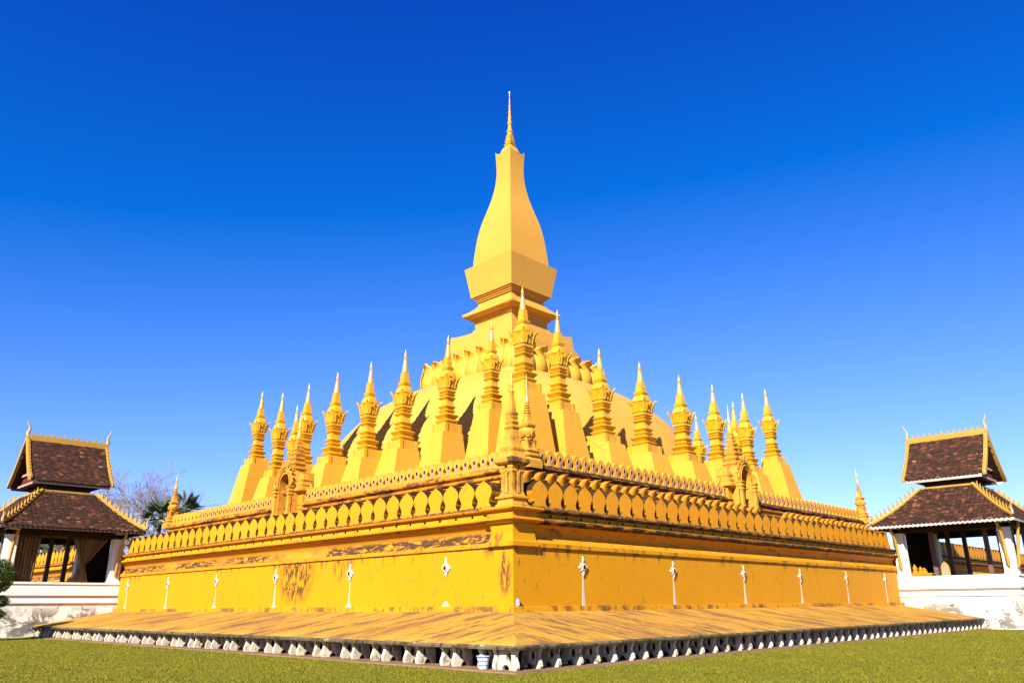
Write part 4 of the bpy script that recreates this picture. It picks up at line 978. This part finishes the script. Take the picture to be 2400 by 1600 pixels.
def leafy(name, label, cat, loc, blobs, n, size, mat, seed, trunk):
    rg = random.Random(seed); t = thing(name, label, cat, loc)
    b = MB(); b.tube(*trunk, 8); obj('trunk', b, t, mats='bark')
    for (c, r_) in blobs:
        b = MB()
        for i in range(int(n*r_[0]*r_[2])):
            d = Vector((rg.gauss(0, 1), rg.gauss(0, 1), rg.gauss(0, 1))).normalized(); s = rg.uniform(.72, 1.03)
            bumpy = 1+.12*math.sin(d.x*7+seed)*math.sin(d.y*6)*math.sin(d.z*5+1)
            p = Vector((c[0]+d.x*r_[0]*s*bumpy, c[1]+d.y*r_[1]*s*bumpy, c[2]+d.z*r_[2]*s*bumpy))
            nr = (d+Vector((rg.gauss(0, .6), rg.gauss(0, .6), rg.gauss(0, .6)))).normalized(); a = nr.orthogonal().normalized(); a = Matrix.Rotation(rg.uniform(0, 6.28), 3, nr) @ a; bb = nr.cross(a)
            s2 = size*rg.uniform(.6, 1.3)
            b.add([p-a*s2, p+bb*s2*.45+nr*s2*.15, p+a*s2, p-bb*s2*.45+nr*s2*.15], [(0, 1, 2, 3)])
        o = obj('crown', b, t, mats=mat); o.data.polygons.foreach_set('use_smooth', [False]*len(o.data.polygons))
    return t
leafy('clipped_shrub', 'dark green cloud-pruned shrub in rounded tiers before the pavilion podium', 'shrub', (-7.0, 27.65, 0),
      [((-.2, .1, 2.85), (1.12, 1.12, .85)), ((.12, 0, 1.72), (.72, .72, .30)), ((.05, .0, 1.15), (.70, .70, .28)), ((-.1, 0, .55), (.62, .62, .40))], 15000, .05, 'shrub_leaf', 4, ([(0, 0, 0), (.1, .05, 1.2), (-.05, .1, 2.6)], [.12, .09, .06]))
x, y = along(125, 118); leafy('leafy_tree', 'green leafy tree glimpsed through the curtained pavilion above the far wall', 'tree', (x, y, 0), [((0, 0, 8.0), (4, 4, 2.6)), ((3, -2, 7.2), (3, 3, 2.2))], 260, .28, 'tree_leaf', 8, ([(0, 0, 0), (0, .2, 4), (.3, 0, 7)], [.35, .28, .15]))

# ------------------------------------------------------------------ grass
gb = MB(); rg = random.Random(99); V = []; Fc = []
def in_view(x, y):
    d = Vector((x, y, 0))-CAM; zc = d.dot(fw)
    if zc < 5: return False
    px = d.dot(r2)/zc*F_PX; py = -d.dot(u2)/zc*F_PX
    return abs(px) < 1290 and py < 860
cnt = 0
while cnt < 210000:
    D = 8+44*rg.random()**1.5; a = YAW+rg.uniform(-.68, .68)
    x, y = CAM.x+D*math.cos(a), CAM.y+D*math.sin(a)
    if (x > -4.26 and y > -4.26): continue
    if not in_view(x, y): cnt += .2; continue
    hgt = rg.uniform(.012, .032)*(1+.5*math.sin(x*1.7)*math.sin(y*1.3)); an = rg.uniform(0, 6.28); wd = .004+.00022*D
    dx, dy = math.cos(an)*wd, math.sin(an)*wd; lx, ly = rg.gauss(0, .022), rg.gauss(0, .022); i = len(V)
    V += [(x-dx, y-dy, 0), (x+dx, y+dy, 0), (x+lx, y+ly, hgt)]; Fc.append((i, i+1, i+2)); cnt += 1
me = bpy.data.meshes.new('grass'); me.from_pydata(V, [], Fc); me.materials.append(M['grass_blade']); me.update()
o = bpy.data.objects.new('grass', me); C.objects.link(o); o['kind'] = 'stuff'; o['label'] = 'short dry yellow-green grass covering the lawn'; o['category'] = 'grass'
